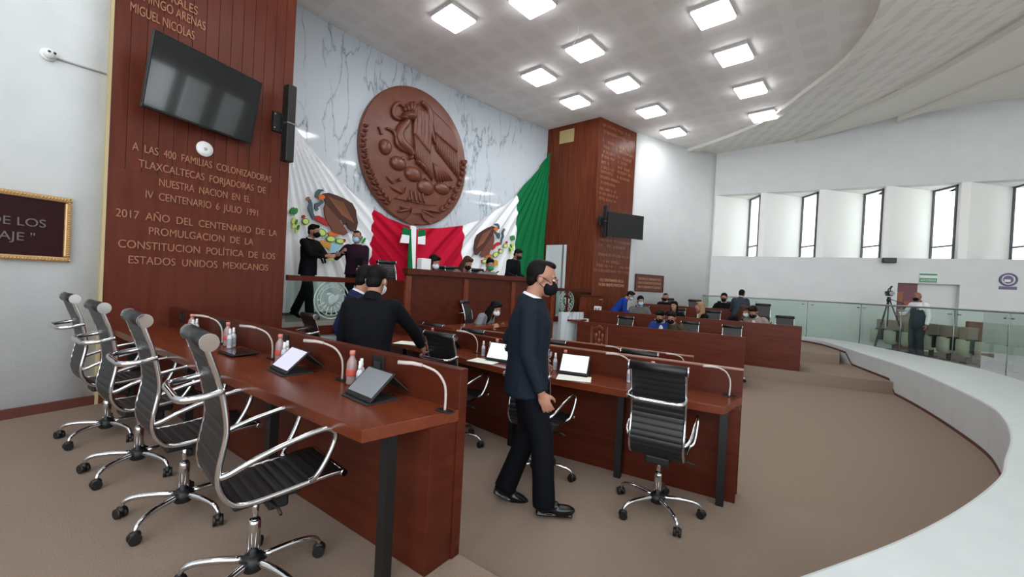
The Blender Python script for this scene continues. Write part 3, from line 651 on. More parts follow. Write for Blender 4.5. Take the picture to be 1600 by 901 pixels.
rail('wooden rail with etched glass crest between presidium and right pillar', b0 + .3, b1, (b0 + .3, b0 - .9), angof(onc(885, 462, 23.18)))
# wooden gate by the pillar
gt = thing('wooden_gate', 'low wooden gate with small handle against the right pillar', 'gate', tuple(arc(22.9, 128.2, 0)), 0); inv = Matrix.Translation(-gt.location)
MB().loft(seg(22.85, 129.3, 126.9, .3, 1.52, .05), inv, sm=False).build('gate_leaf', 'pillar_wood', gt)
MB().loft(seg(22.83, 129.35, 126.85, 1.50, 1.56, .09), inv, sm=False).build('cap_rail', 'desk_front', gt)
P = arc(22.83, 127.5, 1.44); MB().tube([P + Vector((0, 0, 0)), P + Vector((.02, -.05, 0)), P + Vector((.13, .04, 0))], .012, 8, inv).build('handle', 'brass_letter', gt)
# white door at the stage side and white marble stair walls
dw = thing('white_door', 'tall white door with glass strip between green flag and pillar', 'door', tuple(arc(24.4, 127.8, SZ)), 0)
Dd = (QL - sideP).normalized(); Mw_ = Matrix.Translation(-dw.location) @ wallM(sideP + Vector((0, 0, SZ)), Dd, .02)
MB().box((.62, 1.05, .02), (.75, 2.1, .04), Mw_, bev=.004).build('door_leaf', 'door_white', dw)
MB().box((.90, 1.05, .045), (.05, 2.1, .03), Mw_).build('edge_strip', 'steel', dw); MB().box((.3, 1.05, .045), (.05, 2.1, .03), Mw_).build('edge_strip', 'door_white', dw)
mb = MB(); P = G(870, 540, 0.3)
q0 = onc(877, 500, 22.0); Mw_ = wallM(Vector((q0.x, q0.y, 0)), QD)
mb.prism([(0, 0), (.62, 0), (.62, .72), (.95, .72), (.95, 1.0), (.75, 1.0), (.75, 1.16), (0, 1.16)], -.1, .0, Mw_); o = tag(mb.build('stair_wall', 'marble'), 'white marble stair wall stepping up beside the low wooden gate', 'stair wall')

# ------------------------------------------------------------------ opposing benches
def bench(label, Pr, L, z, H, legs=(.04, .5, .96)):
    P1 = Vector((Pr[0], Pr[1], 0)); P0 = P1 - E * L
    t = thing('desk', label, 'desk', (P1.x, P1.y, z), math.atan2(-E.y, -E.x), 'opposing tiered benches')     # rotated: its user side looks away from the camera
    MB().box((L / 2, -.03, H / 2), (L, .06, H), bev=.004).build('back_panel', 'bench_wood', t)
    MB().box((L / 2, -.31, .72), (L, .5, .06), bev=.004).build('tabletop', 'desk_wood', t)
    MB().box((L / 2, -.15, .35), (L - .02, .18, .69), bev=.004).build('cable_trunk', 'bench_wood', t)
    for f in legs: MB().box((f * L, -.48, .345), (.055, .055, .69)).build('leg', 'black_metal', t)
    return t
def lineL(Pr, px, py): P = onv(px, py, Vector((Pr[0], Pr[1], 0)), E); return (Vector((P.x, P.y)) - Vector((Pr[0], Pr[1]))).length
PA, PB, PC = (4.46, 7.86), (6.12, 8.72), (6.05, 11.0)
LA, LB, LC = lineL(PA, 902, 501), lineL(PB, 922, 484), lineL(PC, 1004, 473)
benA = bench('lowest opposing wooden bench, its panel bearing a carved shield crest', PA, LA, 0, .975)
benB = bench('middle opposing wooden bench on the first step, in front of the grey blazer man', PB, LB, .23, .95)
zc = ztop(1060, 477.5, onv(1060, 477, Vector((PC[0], PC[1], 0)), E))
benC = bench('rearmost opposing wooden bench below the white wall', PC, LC, .46, max(.8, zc - .46))
MB().box((LA + .17, -.25, .975), (.42, .5, .04), bev=.004).build('side_shelf', 'desk_wood', benA); MB().box((LA + .24, -.25, .48), (.055, .055, .95)).build('leg', 'black_metal', benA)
# shield crest carved on bench A
Mw_ = wallM(Vector((PA[0], PA[1], 0)) - E * LA, E); s0 = (onv(924, 520, Vector((PA[0], PA[1], 0)), E).xy - (Vector(PA) - E.xy * LA)).length; s1 = (onv(949, 520, Vector((PA[0], PA[1], 0)), E).xy - (Vector(PA) - E.xy * LA)).length
sw = s1 - s0; mb = MB(); sh = [(0, .93), (.25, .88), (.38, .92), (.5, .96), (.62, .92), (.75, .88), (1, .93), (1, .42), (.85, .25), (.5, .12), (.15, .25), (0, .42)]
mb.tube([(s0 + sw * a, .02 + .95 * b, .006) for a, b in sh], .011, 6, Mw_, closed=True)
mb.tube([(s0 + sw * (.5 + (a - .5) * .84), .02 + .95 * (.55 + (b - .55) * .9), .004) for a, b in sh], .006, 6, Mw_, closed=True)
for a, b, c in ((.3, .72, .09), (.5, .78, .08), (.7, .72, .09), (.5, .6, .1), (.33, .5, .08), (.67, .5, .08), (.5, .4, .09), (.4, .32, .05), (.6, .32, .05)):
    mb.ell((s0 + sw * a, .02 + .95 * b, .003), (sw * c, .05, .012), Mw_, 10, 6); mb.box((s0 + sw * a, .02 + .95 * b - .09, .004), (.02, .08, .012), Mw_)
so = mb.build('shield_crest', mat('crest_wood', (128, 78, 60), .4)); so.parent = benA; so.matrix_parent_inverse = benA.matrix_basis.inverted()
# small white holder on bench B
P = onv(934, 482, Vector((PB[0], PB[1], 0)) + N * .1, E)
t = thing('paper_holder', 'small white paper holder standing on the left end of the middle bench', 'paper holder', (P.x, P.y, 1.18), math.atan2(E.y, E.x))
MB().box((0, 0, .075), (.17, .10, .05), bev=.004).build('tray', 'white_plastic', t)
for x in (-.07, 0, .07): MB().box((x, 0, .03), (.025, .1, .06)).build('leg', 'white_plastic', t)
# chairs of the benches face the camera side
FB = math.degrees(math.atan2(-N.y, -N.x))
def bchair(P, z, px, py, back, label, rot=0):
    q = onv(px, py, Vector((P[0], P[1], 0)) + N * back, E); put_chair(q.x, q.y, z, FB + rot, label, 'black chairs behind the opposing benches')
bchair(PA, 0, 974, 490, .78, 'empty black chair behind the lowest bench, above the shield crest')
bchair(PA, 0, 1034, 495, .86, 'black chair of the man in bright blue jacket')
bchair(PA, 0, 1076, 505, .86, 'black chair of the person in olive jacket')
bchair(PA, 0, 1143, 512, .78, 'empty black chair at the right end of the lowest bench')
bchair(PB, .23, 1000, 480, .86, 'black chair of the seated man in grey sweater')
bchair(PB, .23, 1057, 485, .86, 'black chair of the woman in black with pale face')
bchair(PB, .23, 1112, 490, .86, 'black chair of the blonde woman')
bchair(PB, .23, 1166, 495, .86, 'black chair between the white-masked woman and the grey blazer man')
bchair(PB, .23, 1227, 500, .78, 'empty black chair at the right end of the middle bench')
bchair(PC, .46, 1041, 470, .86, 'black chair of the lone man at the rearmost bench')
bchair(PC, .46, 1084, 473, .78, 'empty black chair in the middle of the rearmost bench')
bchair(PC, .46, 1131, 474, .86, 'black chair of the masked man at the rearmost bench')
bchair(PC, .46, 1192, 480, .78, 'black chair at the right end of the rearmost bench')
# presidium chairs
FP = math.degrees(math.atan2(CEN.y - 9, CEN.x + 1))
def pchair(px, py, R, z, label, rot=0):
    q = onc(px, py, R); put_chair(q.x, q.y, z, math.degrees(math.atan2(CEN.y - q.y, CEN.x - q.x)) + rot, label, 'black chairs on the stage')
pchair(617, 415, 23.0, SZ, 'tall empty black chair at the left end of the presidium')
pchair(697, 418, 23.05, SZ, 'empty black chair on the presidium between two women')
pchair(718, 418, 22.95, SZ, 'black chair on the presidium of the long-haired woman')
pchair(757, 420, 22.95, SZ, 'black chair on the presidium of the woman in green mask')
# lower clerk desk in front of the presidium
cP = onc(705, 512, 21.25); cQ = onc(815, 524, 21.25); zc_ = cP.z
cl = thing('desk', 'small low clerk desk below the presidium, under the bending woman in black', 'desk', (cP.x, cP.y, .0), math.atan2(cQ.y - cP.y, cQ.x - cP.x)); Lc = (cQ.xy - cP.xy).length
MB().box((Lc / 2, .17, zc_ - .025), (Lc, .36, .05), bev=.004).build('tabletop', 'desk_wood', cl); MB().box((Lc / 2, .02, zc_ / 2 - .03), (Lc, .05, zc_ - .06), bev=.004).build('front_panel', 'desk_front', cl)
for x in (.02, Lc - .02): MB().box((x, .17, zc_ / 2 - .03), (.04, .3, zc_ - .06)).build('side_panel', 'desk_front', cl)
struct(MB().prism([tuple(arc(21.1, 146))[:2], tuple(arc(21.1, 131))[:2], tuple(arc(22.1, 131))[:2], tuple(arc(22.1, 146))[:2]], 0, .3).build('floor', 'carpet'))
q = onc(747, 485, 21.85); put_chair(q.x, q.y, .3, -15, 'black chair of the woman bending at the clerk desk, seen side on', 'black chairs on the stage')

# ------------------------------------------------------------------ things on the left panel
POFF = .06
def pp(px, py): return onv(px, py, PL + off, PD)
ins = thing('wall_inscription', 'raised brass inscription lines on the left wooden panel, below and above the large screen', 'lettering', tuple(PL + off), 0); inv = Matrix.Translation(-ins.location)
def wline(txt, l, r, h, m='brass_letter', parent=None, invm=None, P=None, D=None, pfun=pp):
    a, b = pfun(*l), pfun(*r); b.z = a.z = (a.z + b.z) / 2; wd = (b - a).length
    return text(txt, 'text_line', m, (invm or inv) @ wallM(a, D or PD), wd, h, .012, parent or ins)
wline('MORALES', (240, -7), (308, 22), .10); wline('DOMINGO ARENAS', (200, -8), (320, 47), .10); wline('MIGUEL NICOLAS', (203, 17), (303, 63), .10)
wline('A  LAS  400  FAMILIAS  COLONIZADORAS', (206, 234), (423, 285), .085); wline('TLAXCALTECAS  FORJADORAS  DE', (216, 261), (414, 302), .085)
wline('NUESTRA  NACION  EN  EL', (248, 290), (390, 317), .085); wline('IV  CENTENARIO  6  JULIO  1991', (227, 309), (402, 338), .085)
wline('2017  AÑO  DEL  CENTENARIO  DE  LA', (180, 338), (432, 369), .085); wline('PROMULGACION  DE  LA', (232, 366), (395, 383), .085)
wline('CONSTITUCION  POLÍTICA  DE  LOS', (184, 386), (429, 405), .085); wline('ESTADOS  UNIDOS  MEXICANOS', (200, 412), (418, 422), .085)
# television : top leaning out of the wall
n = Vector((PD.y, -PD.x, 0))
tl, bl = onv(240, 43, PL + off + n * .44, PD), onv(222, 165, PL + off + n * .27, PD); tr, br = onv(410, 130, PL + off + n * .27, PD), onv(393, 227, PL + off + n * .10, PD)
top, bot = (tl + tr) / 2, (bl + br) / 2; wt = ((tr - tl).length + (br - bl).length) / 2; yv = (top - bot); ht = yv.length; yv.normalize()
xv = ((tr - tl) + (br - bl)); xv.z = 0; xv.normalize(); yv = (yv - xv * yv.dot(xv)).normalized(); zv = xv.cross(yv).normalized(); c = (top + bot) / 2
tv = thing('television', 'large flat black television tilted down on the left wooden panel', 'television', tuple(c)); Mt = basis((0, 0, 0), xv, yv, zv)
MB().box((0, 0, -.02), (wt, ht, .04), Mt, bev=.006).build('casing', 'tv_bezel', tv); MB().box((0, .005, .0015), (wt - .03, ht - .04, .003), Mt).build('screen', 'tv_black', tv)
mb = MB(); mb.box((0, 0, -.05), (.5, .4, .05), Mt); mb.box((0, -.05, -.13), (.12, .3, .16), Mt); mb.build('wall_mount', 'black_metal', tv)
XR = 15.0; wins = []
for px, py in ((247, 132), (303, 153), (357, 182)):
    d = ray(px, py).normalized(); o_ = Vector((0, 0, EYE)); t_ = zv.dot(c - o_) / zv.dot(d); h_ = o_ + d * t_; r_ = d - zv * (2 * d.dot(zv)); h_ = h_ + r_ * ((XR - h_.x) / r_.x); wins.append(h_)
print('TVREFL', wt, ht, zv[:], [tuple(round(q, 2) for q in h_) for h_ in wins])
P = pp(319, 233); o = thing('wall_speaker', 'round white disc speaker under the large television', 'speaker', tuple(P)); Mt = wallM((0, 0, 0), PD)
MB().lathe([(0, 0), (.085, 0), (.092, .012), (.085, .03), (.0, .034)], 24, Mt).build('cover', 'white_plastic', o); MB().lathe([(.0, .0335), (.02, .035), (.02, .037), (0, .038)], 12, Mt).build('badge', 'lamp_frame', o)
def column_speaker(label, Ptop, Pbot, D, nrm, side):
    c = (Ptop + Pbot) / 2; L = (Ptop - Pbot).length; t = thing('column_speaker', label, 'speaker', tuple(c)); Mt = wallM((0, 0, 0), D)
    for k in (-1, 1): MB().box((0, k * L / 4, .12), (.115, L / 2 - .012, .13), Mt, bev=.012).build('cabinet', 'black_plastic', t)
    MB().box((0, 0, .12), (.12, .02, .135), Mt).build('joint', 'steel', t)
    MB().box((side * .1, 0, .03), (.14, .26, .06), Mt, bev=.004).box((side * .05, 0, .07), (.05, .16, .08), Mt).build('bracket', 'black_metal', t)
    for x in (-.05, .05):
        for y in (-.09, .09): MB().lathe([(0, .06), (.011, .06), (.011, .066), (0, .066)], 8, Mt @ Matrix.Translation((side * .1 + x, y, 0))).build('bolt', 'steel', t)
column_speaker('tall black column speaker at the right edge of the left wooden panel', onv(449, 138, PL + off + n * .12, PD), onv(437, 254, PL + off + n * .12, PD), PD, n, -1)
nq = Vector((QD.y, -QD.x, 0))
column_speaker('black column speaker on the corner of the right pillar, beside the small television', onv(943, 322, QL + nq * .12, QD), onv(939, 370, QL + nq * .12, QD), QD, nq, -1)
# small television on the right pillar
cs_ = [onv(x, y, QL + nq * .35, (QD + nq * .25)) for x, y in ((951, 331), (1008, 337), (1003, 374), (949, 369))]
c = sum(cs_, Vector()) / 4; wt = ((cs_[1] - cs_[0]).length + (cs_[2] - cs_[3]).length) / 2; ht = ((cs_[0] - cs_[3]).length + (cs_[1] - cs_[2]).length) / 2
tv2 = thing('television', 'small black television on a wall arm before the right pillar', 'television', tuple(c)); Dq = (QD + nq * .25).normalized(); Mt = wallM((0, 0, 0), Dq)
MB().box((0, 0, -.02), (wt, ht, .04), Mt, bev=.006).build('casing', 'tv_bezel', tv2); MB().box((0, 0, .0015), (wt - .03, ht - .03, .003), Mt).build('screen', mat('tv_off', (8, 6, 9), .5), tv2)
MB().box((-wt * .2, 0, -.18), (.08, .2, .3), Mt).build('wall_mount', 'black_metal', tv2)
# inscription of the right pillar : rows too blurred to read, built as worn raised strokes
def qp(px, py): return onv(px, py, QL, QD)
ins2 = thing('wall_inscription', 'raised brass name columns and lines on the right wooden pillar', 'lettering', tuple(QL)); inv2 = Matrix.Translation(-ins2.location)
def strokes(l, r, h, k):
    a, b = qp(*l), qp(*r); b.z = a.z = (a.z + b.z) / 2; wd = (b - a).length; Mw_ = inv2 @ wallM(a, QD); mb = MB(); x = 0; random.seed(k)
    while x < wd:
        w_ = random.uniform(.025, .05)
        if random.random() < .84:
            mb.box((x + .006, h / 2, .006), (.010, h * random.uniform(.8, 1), .012), Mw_)
            if random.random() < .7: mb.box((x + w_ * .4, h * random.choice((.1, .5, .9)), .006), (w_ * .7, h * .16, .012), Mw_)
        x += w_ + .012
    mb.build('text_line', 'brass_letter', ins2)
rows = [((942, 222), (958, 227)), ((941, 231), (959, 236)), ((940.5, 238), (960, 245)), ((940, 246), (960, 252)), ((939.5, 254), (951, 259)), ((939, 262), (958, 269)), ((938.5, 269), (956, 275)), ((937.5, 277), (967, 287)), ((937, 286), (961, 293)), ((936.5, 295), (962, 303)), ((936, 303), (965, 311)), ((936, 311), (961, 318))]
rows2 = [((966, 232), (984, 238)), ((966, 239), (990, 247)), ((965.5, 247), (986, 255)), ((965.5, 255), (980, 260)), ((965, 263), (988, 271)), ((964.5, 270), (988, 278)), ((964, 278), (983, 285))]
rows3 = [((941, 199), (985, 212)), ((944, 210), (990, 224)), ((935, 400), (986, 404)), ((942, 410), (968, 413)), ((930, 416), (984, 421)), ((928, 424), (984, 428)), ((935, 377), (986, 382)), ((936, 385), (978, 390))]
for k, (a_, b_) in enumerate(rows + rows2 + rows3): strokes(a_, b_, .085, k)
def wl2(txt, l, r, h):
    a, b = qp(*l), qp(*r); b.z = a.z = (a.z + b.z) / 2; text(txt, 'text_line', 'gold', inv2 @ wallM(a, QD), (b - a).length, h, .012, ins2)
wl2('175 CENTENARIO DE LA', (937, 440), (974, 441), .09); wl2('PATRIA NUEVO MEXICANO', (935, 447), (975, 448), .09)
# plaque on the wall beside the pillar
TR = 23.25
pl_, pr_ = onc(992, 428, TR), onc(1035, 431, TR); zt_, zb_ = pl_.z, onc(1014, 455, TR).z; Dp = pr_ - pl_; Dp.z = 0; wp = Dp.length
c = Vector(((pl_.x + pr_.x) / 2, (pl_.y + pr_.y) / 2, (zt_ + zb_) / 2)); pq = thing('plaque', 'brown plaque with three raised text lines right of the wooden pillar', 'plaque', tuple(c)); Mt = wallM((0, 0, 0), Dp, .03)
hp = zt_ - zb_; MB().box((0, 0, 0), (wp, hp, .03), Mt, bev=.004).build('board', 'plaque_brown', pq)
fr = MB()
for x, y, sx, sy in ((0, hp / 2, wp, .03), (0, -hp / 2, wp, .03), (wp / 2, 0, .03, hp), (-wp / 2, 0, .03, hp)): fr.box((x, y, .012), (sx, sy, .03), Mt)
fr.build('frame', 'desk_front', pq)
for k, tx in enumerate(('"2018 AÑO DEL CENTENARIO DE LA', 'CONSTITUCION POLITICA DEL ESTADO', 'LIBRE Y SOBERANO DE TLAXCALA"')): text(tx, 'text_line', 'gold', Mt @ Matrix.Translation((-wp * .42, hp * (.18 - .25 * k), .015)), wp * .84, hp * .14, .008, pq)
# vent in the pillar side
P = onv(886, 214, sideP, Dd); mv = Mw_ = wallM((0, 0, 0), Dd); vt = thing('air_vent', 'small square beige air vent high on the side of the right pillar', 'vent', tuple(onv(886, 213, sideP, Dd)))
MB().box((0, 0, .012), (.52, .40, .02), mv).build('frame', 'vent', vt)
sl = MB()
for k in range(9): sl.box((0, -.16 + .04 * k, .026), (.46, .014, .012), mv)
sl.build('slats', 'vent', vt)
# left framed plaque
WD = Vector(arc(23.2, 153.4) - arc(23.2, 155.6)); WD.normalize(); Pm = arc(23.2, 154.2)
def wp_(px, py): return onv(px, py, Pm, WD)
rt_, rb_ = wp_(109, 311), wp_(104, 410); hp = rt_.z - rb_.z; W2 = 1.15; c = Vector((rt_.x, rt_.y, (rt_.z + rb_.z) / 2)) - WD * (W2 / 2)
fp = thing('framed_plaque', 'dark plaque with grey letters in a gold frame on the white wall', 'plaque', tuple(c)); Mt = wallM((0, 0, 0), WD, .045)
MB().box((0, 0, 0), (W2 - .03, hp - .03, .02), Mt).build('board', 'plaque_dark', fp)
fr = MB()
for x, y, sx, sy in ((0, hp / 2 - .025, W2, .05), (0, -hp / 2 + .025, W2, .05), (W2 / 2 - .025, 0, .05, hp - .1), (-W2 / 2 + .025, 0, .05, hp - .1)): fr.box((x, y, .01), (sx, sy, .045), Mt, bev=.012)
kk = int(hp / .022)
for i in range(kk):
    fr.ell((W2 / 2 - .022, -hp / 2 + .02 + i * .022, .034), (.014, .008, .008), Mt, 6, 4)
for i in range(int(W2 / .022)):
    for y in (hp / 2 - .022, -hp / 2 + .022): fr.ell((-W2 / 2 + .02 + i * .022, y, .034), (.008, .014, .008), Mt, 6, 4)
fr.build('frame', 'gold_frame', fp)
a_ = Mt.inverted() @ (wp_(67, 356) - c); b_ = Mt.inverted() @ (wp_(50, 377) - c)
text('DE LOS', 'text_line', 'letter_grey', Mt @ Matrix.Translation((a_.x - .34, a_.y, .012)), .34, .075, .008, fp); text('AJE "', 'text_line', 'letter_grey', Mt @ Matrix.Translation((b_.x - .22, b_.y, .012)), .22, .075, .008, fp)
# dome camera and its conduit
P = wp_(74, 86); sc_ = thing('security_camera', 'white dome security camera high on the left white wall', 'camera', tuple(P)); Mt = wallM((0, 0, 0), WD)
MB().lathe([(0, 0), (.052, 0), (.056, .02), (.05, .035), (0, .035)], 20, Mt).build('base', 'white_plastic', sc_); MB().ell((0, .005, .05), (.045, .045, .04), Mt).build('dome', 'white_plastic', sc_)
for x in (-.012, .024): MB().ell((x, .012, .085), (.012, .012, .01), Mt, 10, 6).build('lens', 'tv_black', sc_)
tag(MB().tube([wp_(80, 89) + Vector((.01, -.005, 0)), wp_(165, 116) + Vector((.012, -.006, 0))], .010, 8).build('conduit', 'lamp_frame'), 'thin white conduit running from the dome camera to the wooden panel', 'conduit')

# ------------------------------------------------------------------ carved disc
cw = [onc(648, 240, 24.86)]; t0 = angof(cw[0]); CD = Vector((math.sin(R_(t0)), -math.cos(R_(t0)), 0))
def ed(px, py): return onv(px, py, cw[0], CD)
eT, eB, eL, eR = ed(640, 131), ed(655, 352), ed(563, 225), ed(728, 240)
EC = (eL + eR) / 2; EC.z = (eT.z + eB.z) / 2; rx, ry = (eR - eL).length / 2, (eT.z - eB.z) / 2
em = thing('carved_emblem', 'big round carved wooden eagle emblem on the marble wall', 'emblem', tuple(EC)); Mt = wallM((0, 0, 0), CD); Mi = Mt.inverted()
nn = 64; mb = MB(); mb.loft([[(rx * k * math.cos(2 * math.pi * i / nn), ry * k * math.sin(2 * math.pi * i / nn), z) for i in range(nn)] for k, z in ((1.0, -.10), (1.0, -.02), (.985, 0.0))], Mt, sm=False); mb.build('disc', 'carved_wood', em)
def ep(x, y):                         # crop coordinates of the carving -> disc plane
    p = Mi @ (ed(560 + x / 3.606, 120 + y / 3.606) - EC); return (p.x, p.y)
def leaf(mb, a, b, wd, h=.03, z=.0):
    a, b = Vector(ep(*a)), Vector(ep(*b)); d = b - a; L = d.length; ang = math.atan2(d.y, d.x)
    mb.ell((0, 0, 0), (L / 2, wd * .9, h * 1.9), Mt @ Matrix.Translation(((a.x + b.x) / 2, (a.y + b.y) / 2, z)) @ Matrix.Rotation(ang, 4, 'Z'), 12, 6)
def ridge(mb, pts, r, z=.01): mb.tube([ep(*p) + (z + .02,) for p in pts], r, 8, Mt, sub=4)
eg = MB()
for i in range(11):                    # near wing
    x0, y0 = 318 + 7.5 * i, 160 + 4.5 * i; x1, y1 = 312 + 8 * i, 330 + 10 * i; x2, y2 = 318 + 9.5 * i, 470 + 12 * i
    ridge(eg, [(x0, y0), ((x0 + x1) / 2 + 9 * math.sin(i * 1.3), (y0 + y1) / 2), (x1, y1)], [.05, .06, .045], .01); leaf(eg, (x1 - 2, y1 - 20), (x2, y2), .042, .05, .01)
for i in range(12):                    # far wing
    x0, y0 = 385 + 11 * i, 165 + 11 * i; x1, y1 = 432 + 10.5 * i, 325 + 9 * i; x2, y2 = 440 + 11 * i, 425 + 14 * i
    ridge(eg, [(x0, y0), ((x0 + x1) / 2 + 10, (y0 + y1) / 2), (x1, y1)], [.035, .055, .04], .005); leaf(eg, (x1 - 4, y1 - 16), (x2, y2), .04, .045, .005)
for i in range(6): leaf(eg, (415 + 6 * i, 480 + 4 * i), (445 + 17 * i, 598 - 2 * i), .05, .05, .005)     # tail
ridge(eg, [(350, 145), (385, 175), (400, 225), (405, 300), (430, 380)], [.05, .08, .08, .06, .03], .02)
ridge(eg, [(275, 225), (262, 262), (238, 290), (224, 330), (240, 375), (275, 405), (305, 440)], [.09, .10, .10, .12, .13, .11, .07], .01)
leaf(eg, (240, 222), (318, 226), .12, .12, .03); leaf(eg, (222, 228), (262, 246), .05, .10, .04)
for a_, b_ in (((280, 205), (268, 152)), ((292, 200), (292, 138)), ((302, 205), (312, 136)), ((312, 210), (334, 150)), ((262, 205), (250, 168))): leaf(eg, a_, b_, .05, .05, .01)
for a_, b_ in (((300, 440), (285, 468)), ((320, 470), (345, 500)), ((330, 480), (370, 520)), ((345, 480), (385, 550))): leaf(eg, a_, b_, .05, .06, .01)
eg.build('eagle_relief', 'carved_wood', em)
sn = MB(); ridge(sn, [(250, 168), (225, 150), (200, 165), (190, 200), (203, 230), (235, 238)], .045, .015); ridge(sn, [(155, 290), (190, 305), (208, 340), (212, 378), (240, 405), (275, 420), (298, 440)], [.03, .04, .045, .05, .05, .045, .04], .015); ridge(sn, [(110, 282), (122, 300), (128, 325)], [.02, .03, .03])
sn.build('snake_relief', 'carved_wood', em)
ca = MB()
for x, y, a_, b_ in ((150, 395, 36, 46), (222, 488, 46, 42), (306, 548, 48, 44), (378, 622, 48, 46), (470, 630, 44, 34)):
    p = ep(x, y); q = ep(x + a_, y); r_ = ep(x, y - b_); ca.ell((p[0], p[1], .0), (abs(q[0] - p[0]), abs(r_[1] - p[1]), .12), Mt, 20, 8)
for x, y in ((240, 462), (225, 582), (372, 580), (515, 625), (275, 690)): p = ep(x, y); ca.ell((p[0], p[1], .06), (.05, .05, .06), Mt, 10, 6)
leaf(ca, (155, 560), (200, 605), .04); leaf(ca, (175, 615), (250, 660), .05)
ca.prism([ep(*p) for p in ((200, 682), (255, 655), (262, 620), (300, 640), (330, 665), (385, 690), (445, 705), (440, 722), (370, 720), (270, 700))], -.01, .05, Mt)
for i in range(4): ridge(ca, [(285 + 22 * i, 640 + 6 * i), (292 + 24 * i, 700 + 4 * i)], .025, .05)
ca.build('cactus_relief', 'carved_wood', em)
wr = MB()
arcL = [(38, 285), (26, 340), (26, 400), (36, 460), (55, 520), (80, 580), (110, 640), (150, 695), (195, 740)]
for i in range(len(arcL) - 1):
    for k in (0, .5):
        x, y = arcL[i][0] + (arcL[i + 1][0] - arcL[i][0]) * k, arcL[i][1] + (arcL[i + 1][1] - arcL[i][1]) * k; dx, dy = arcL[i + 1][0] - arcL[i][0], arcL[i + 1][1] - arcL[i][1]; L = math.hypot(dx, dy); dx /= L; dy /= L
        g_ = .75 + .08 * i; leaf(wr, (x, y), (x + (-dx * 26 + dy * 20) * g_, y + (-dy * 26 - dx * 20) * g_), .035 * g_, .045); leaf(wr, (x, y), (x + (-dx * 28 - dy * 14) * g_, y + (-dy * 28 + dx * 14) * g_), .03 * g_, .045)
wr.build('wreath_relief', 'carved_wood', em); wr = MB()
arcR = [(590, 500), (580, 560), (560, 620), (525, 690), (480, 740), (430, 770)]
for i in range(len(arcR) - 1):
    for k in (0, .5):
        x, y = arcR[i][0] + (arcR[i + 1][0] - arcR[i][0]) * k, arcR[i][1] + (arcR[i + 1][1] - arcR[i][1]) * k; dx, dy = arcR[i + 1][0] - arcR[i][0], arcR[i + 1][1] - arcR[i][1]; L = math.hypot(dx, dy); dx /= L; dy /= L
        leaf(wr, (x, y), (x - dx * 34 + dy * 10, y - dy * 34 - dx * 10), .05, .05); leaf(wr, (x, y), (x - dx * 30 - dy * 16, y - dy * 30 + dx * 16), .05, .05)
rb_ = MB()
for p in (((295, 735), (345, 735), (350, 770), (290, 770)), ((290, 770), (250, 812), (305, 838), (318, 790)), ((345, 760), (360, 800), (400, 830), (430, 800), (380, 770))): rb_.prism([ep(*q) for q in p], -.01, .06, Mt)
for a_, b_ in (((345, 750), (430, 800)), ((345, 745), (470, 765)), ((295, 745), (215, 760)), ((230, 730), (290, 750))): leaf(rb_, a_, b_, .05, .06)
wr.build('wreath_relief', 'carved_wood', em); rb_.build('ribbon_relief', 'carved_wood', em)

# ------------------------------------------------------------------ flags draped on the marble
FR = 24.90
def flag(label, top, corner, cuts, name_mats, zb=1.0, fold=(26, .05), rev=False):
    pts = [onc(x, y, FR) for x, y in top]; A = [angof(p) for p in pts]; Z = [p.z for p in pts]
    t = thing('draped_flag', label, 'flag', tuple(arc(FR, (A[0] + A[-1]) / 2, zb))); inv = Matrix.Translation(-t.location)
    cx, cz = corner; ca_ = angof(onc(*corner, FR)); czz = onc(*corner, FR).z; kx = FR * math.pi / 180
    o_ = np.argsort(A); Az = np.array(A)[o_]; Zz = np.array(Z)[o_]
    cutA = [A[0]] + [angof(onc(x, y, FR)) for x, y in cuts] + [A[-1]]
    for j in range(len(cutA) - 1):
        u0, u1 = cutA[j], cutA[j + 1]; nu = max(6, int(abs(u1 - u0) * kx / .022)); nv = 70; V = []; F_ = []
        for i in range(nu + 1):
            a_ = u0 + (u1 - u0) * i / nu; zt = float(np.interp(a_, Az, Zz))
            for k in range(nv + 1):
                z = zt + (zb - zt) * k / nv; dx, dz = (a_ - ca_) * kx, czz - z; rr_ = math.hypot(dx, dz); th = math.atan2(dz, abs(dx) + 1e-4)
                amp = fold[1] * min(1, rr_ / 1.2) * (.35 + .65 * (.5 + .5 * math.sin(th * 7 + rr_ * .6))); ph = th * fold[0] + .9 * math.sin(rr_ * 1.3 + th * 3)
                d = amp * (math.sin(ph) + .35 * math.sin(2.3 * ph + 1)); V.append(tuple(arc(FR - .02 - d, a_, z)))
        for i in range(nu):
            for k in range(nv): a_ = i * (nv + 1) + k; F_.append((a_, a_ + 1, a_ + nv + 2, a_ + nv + 1))
        MB().add(V, F_, 0, True, inv).build(name_mats[j][0], name_mats[j][1], t)
    return t, inv
TL = [(443, 172), (456, 192), (480, 224), (505, 255), (530, 283), (556, 306), (582, 327), (612, 343), (640, 355)]
f1, i1 = flag('green white and red flag draped left of the carved emblem, behind two standing men', TL, (440, 165), [(452, 186), (582, 327)], [('green_band', 'flag_green'), ('white_band', 'flag_white'), ('red_band', 'flag_red')], fold=(72, .05))
TR_ = [(652, 357), (690, 356), (724, 352), (755, 341), (785, 322), (808, 302), (824, 284), (842, 262), (859, 238)]
f2, i2 = flag('flag draped right of the carved emblem, its green end beside the wooden pillar', TR_, (864, 225), [(724, 352), (809, 302)], [('red_band', 'flag_red'), ('white_band', 'flag_white'), ('green_band', 'flag_green')], fold=(72, .05))
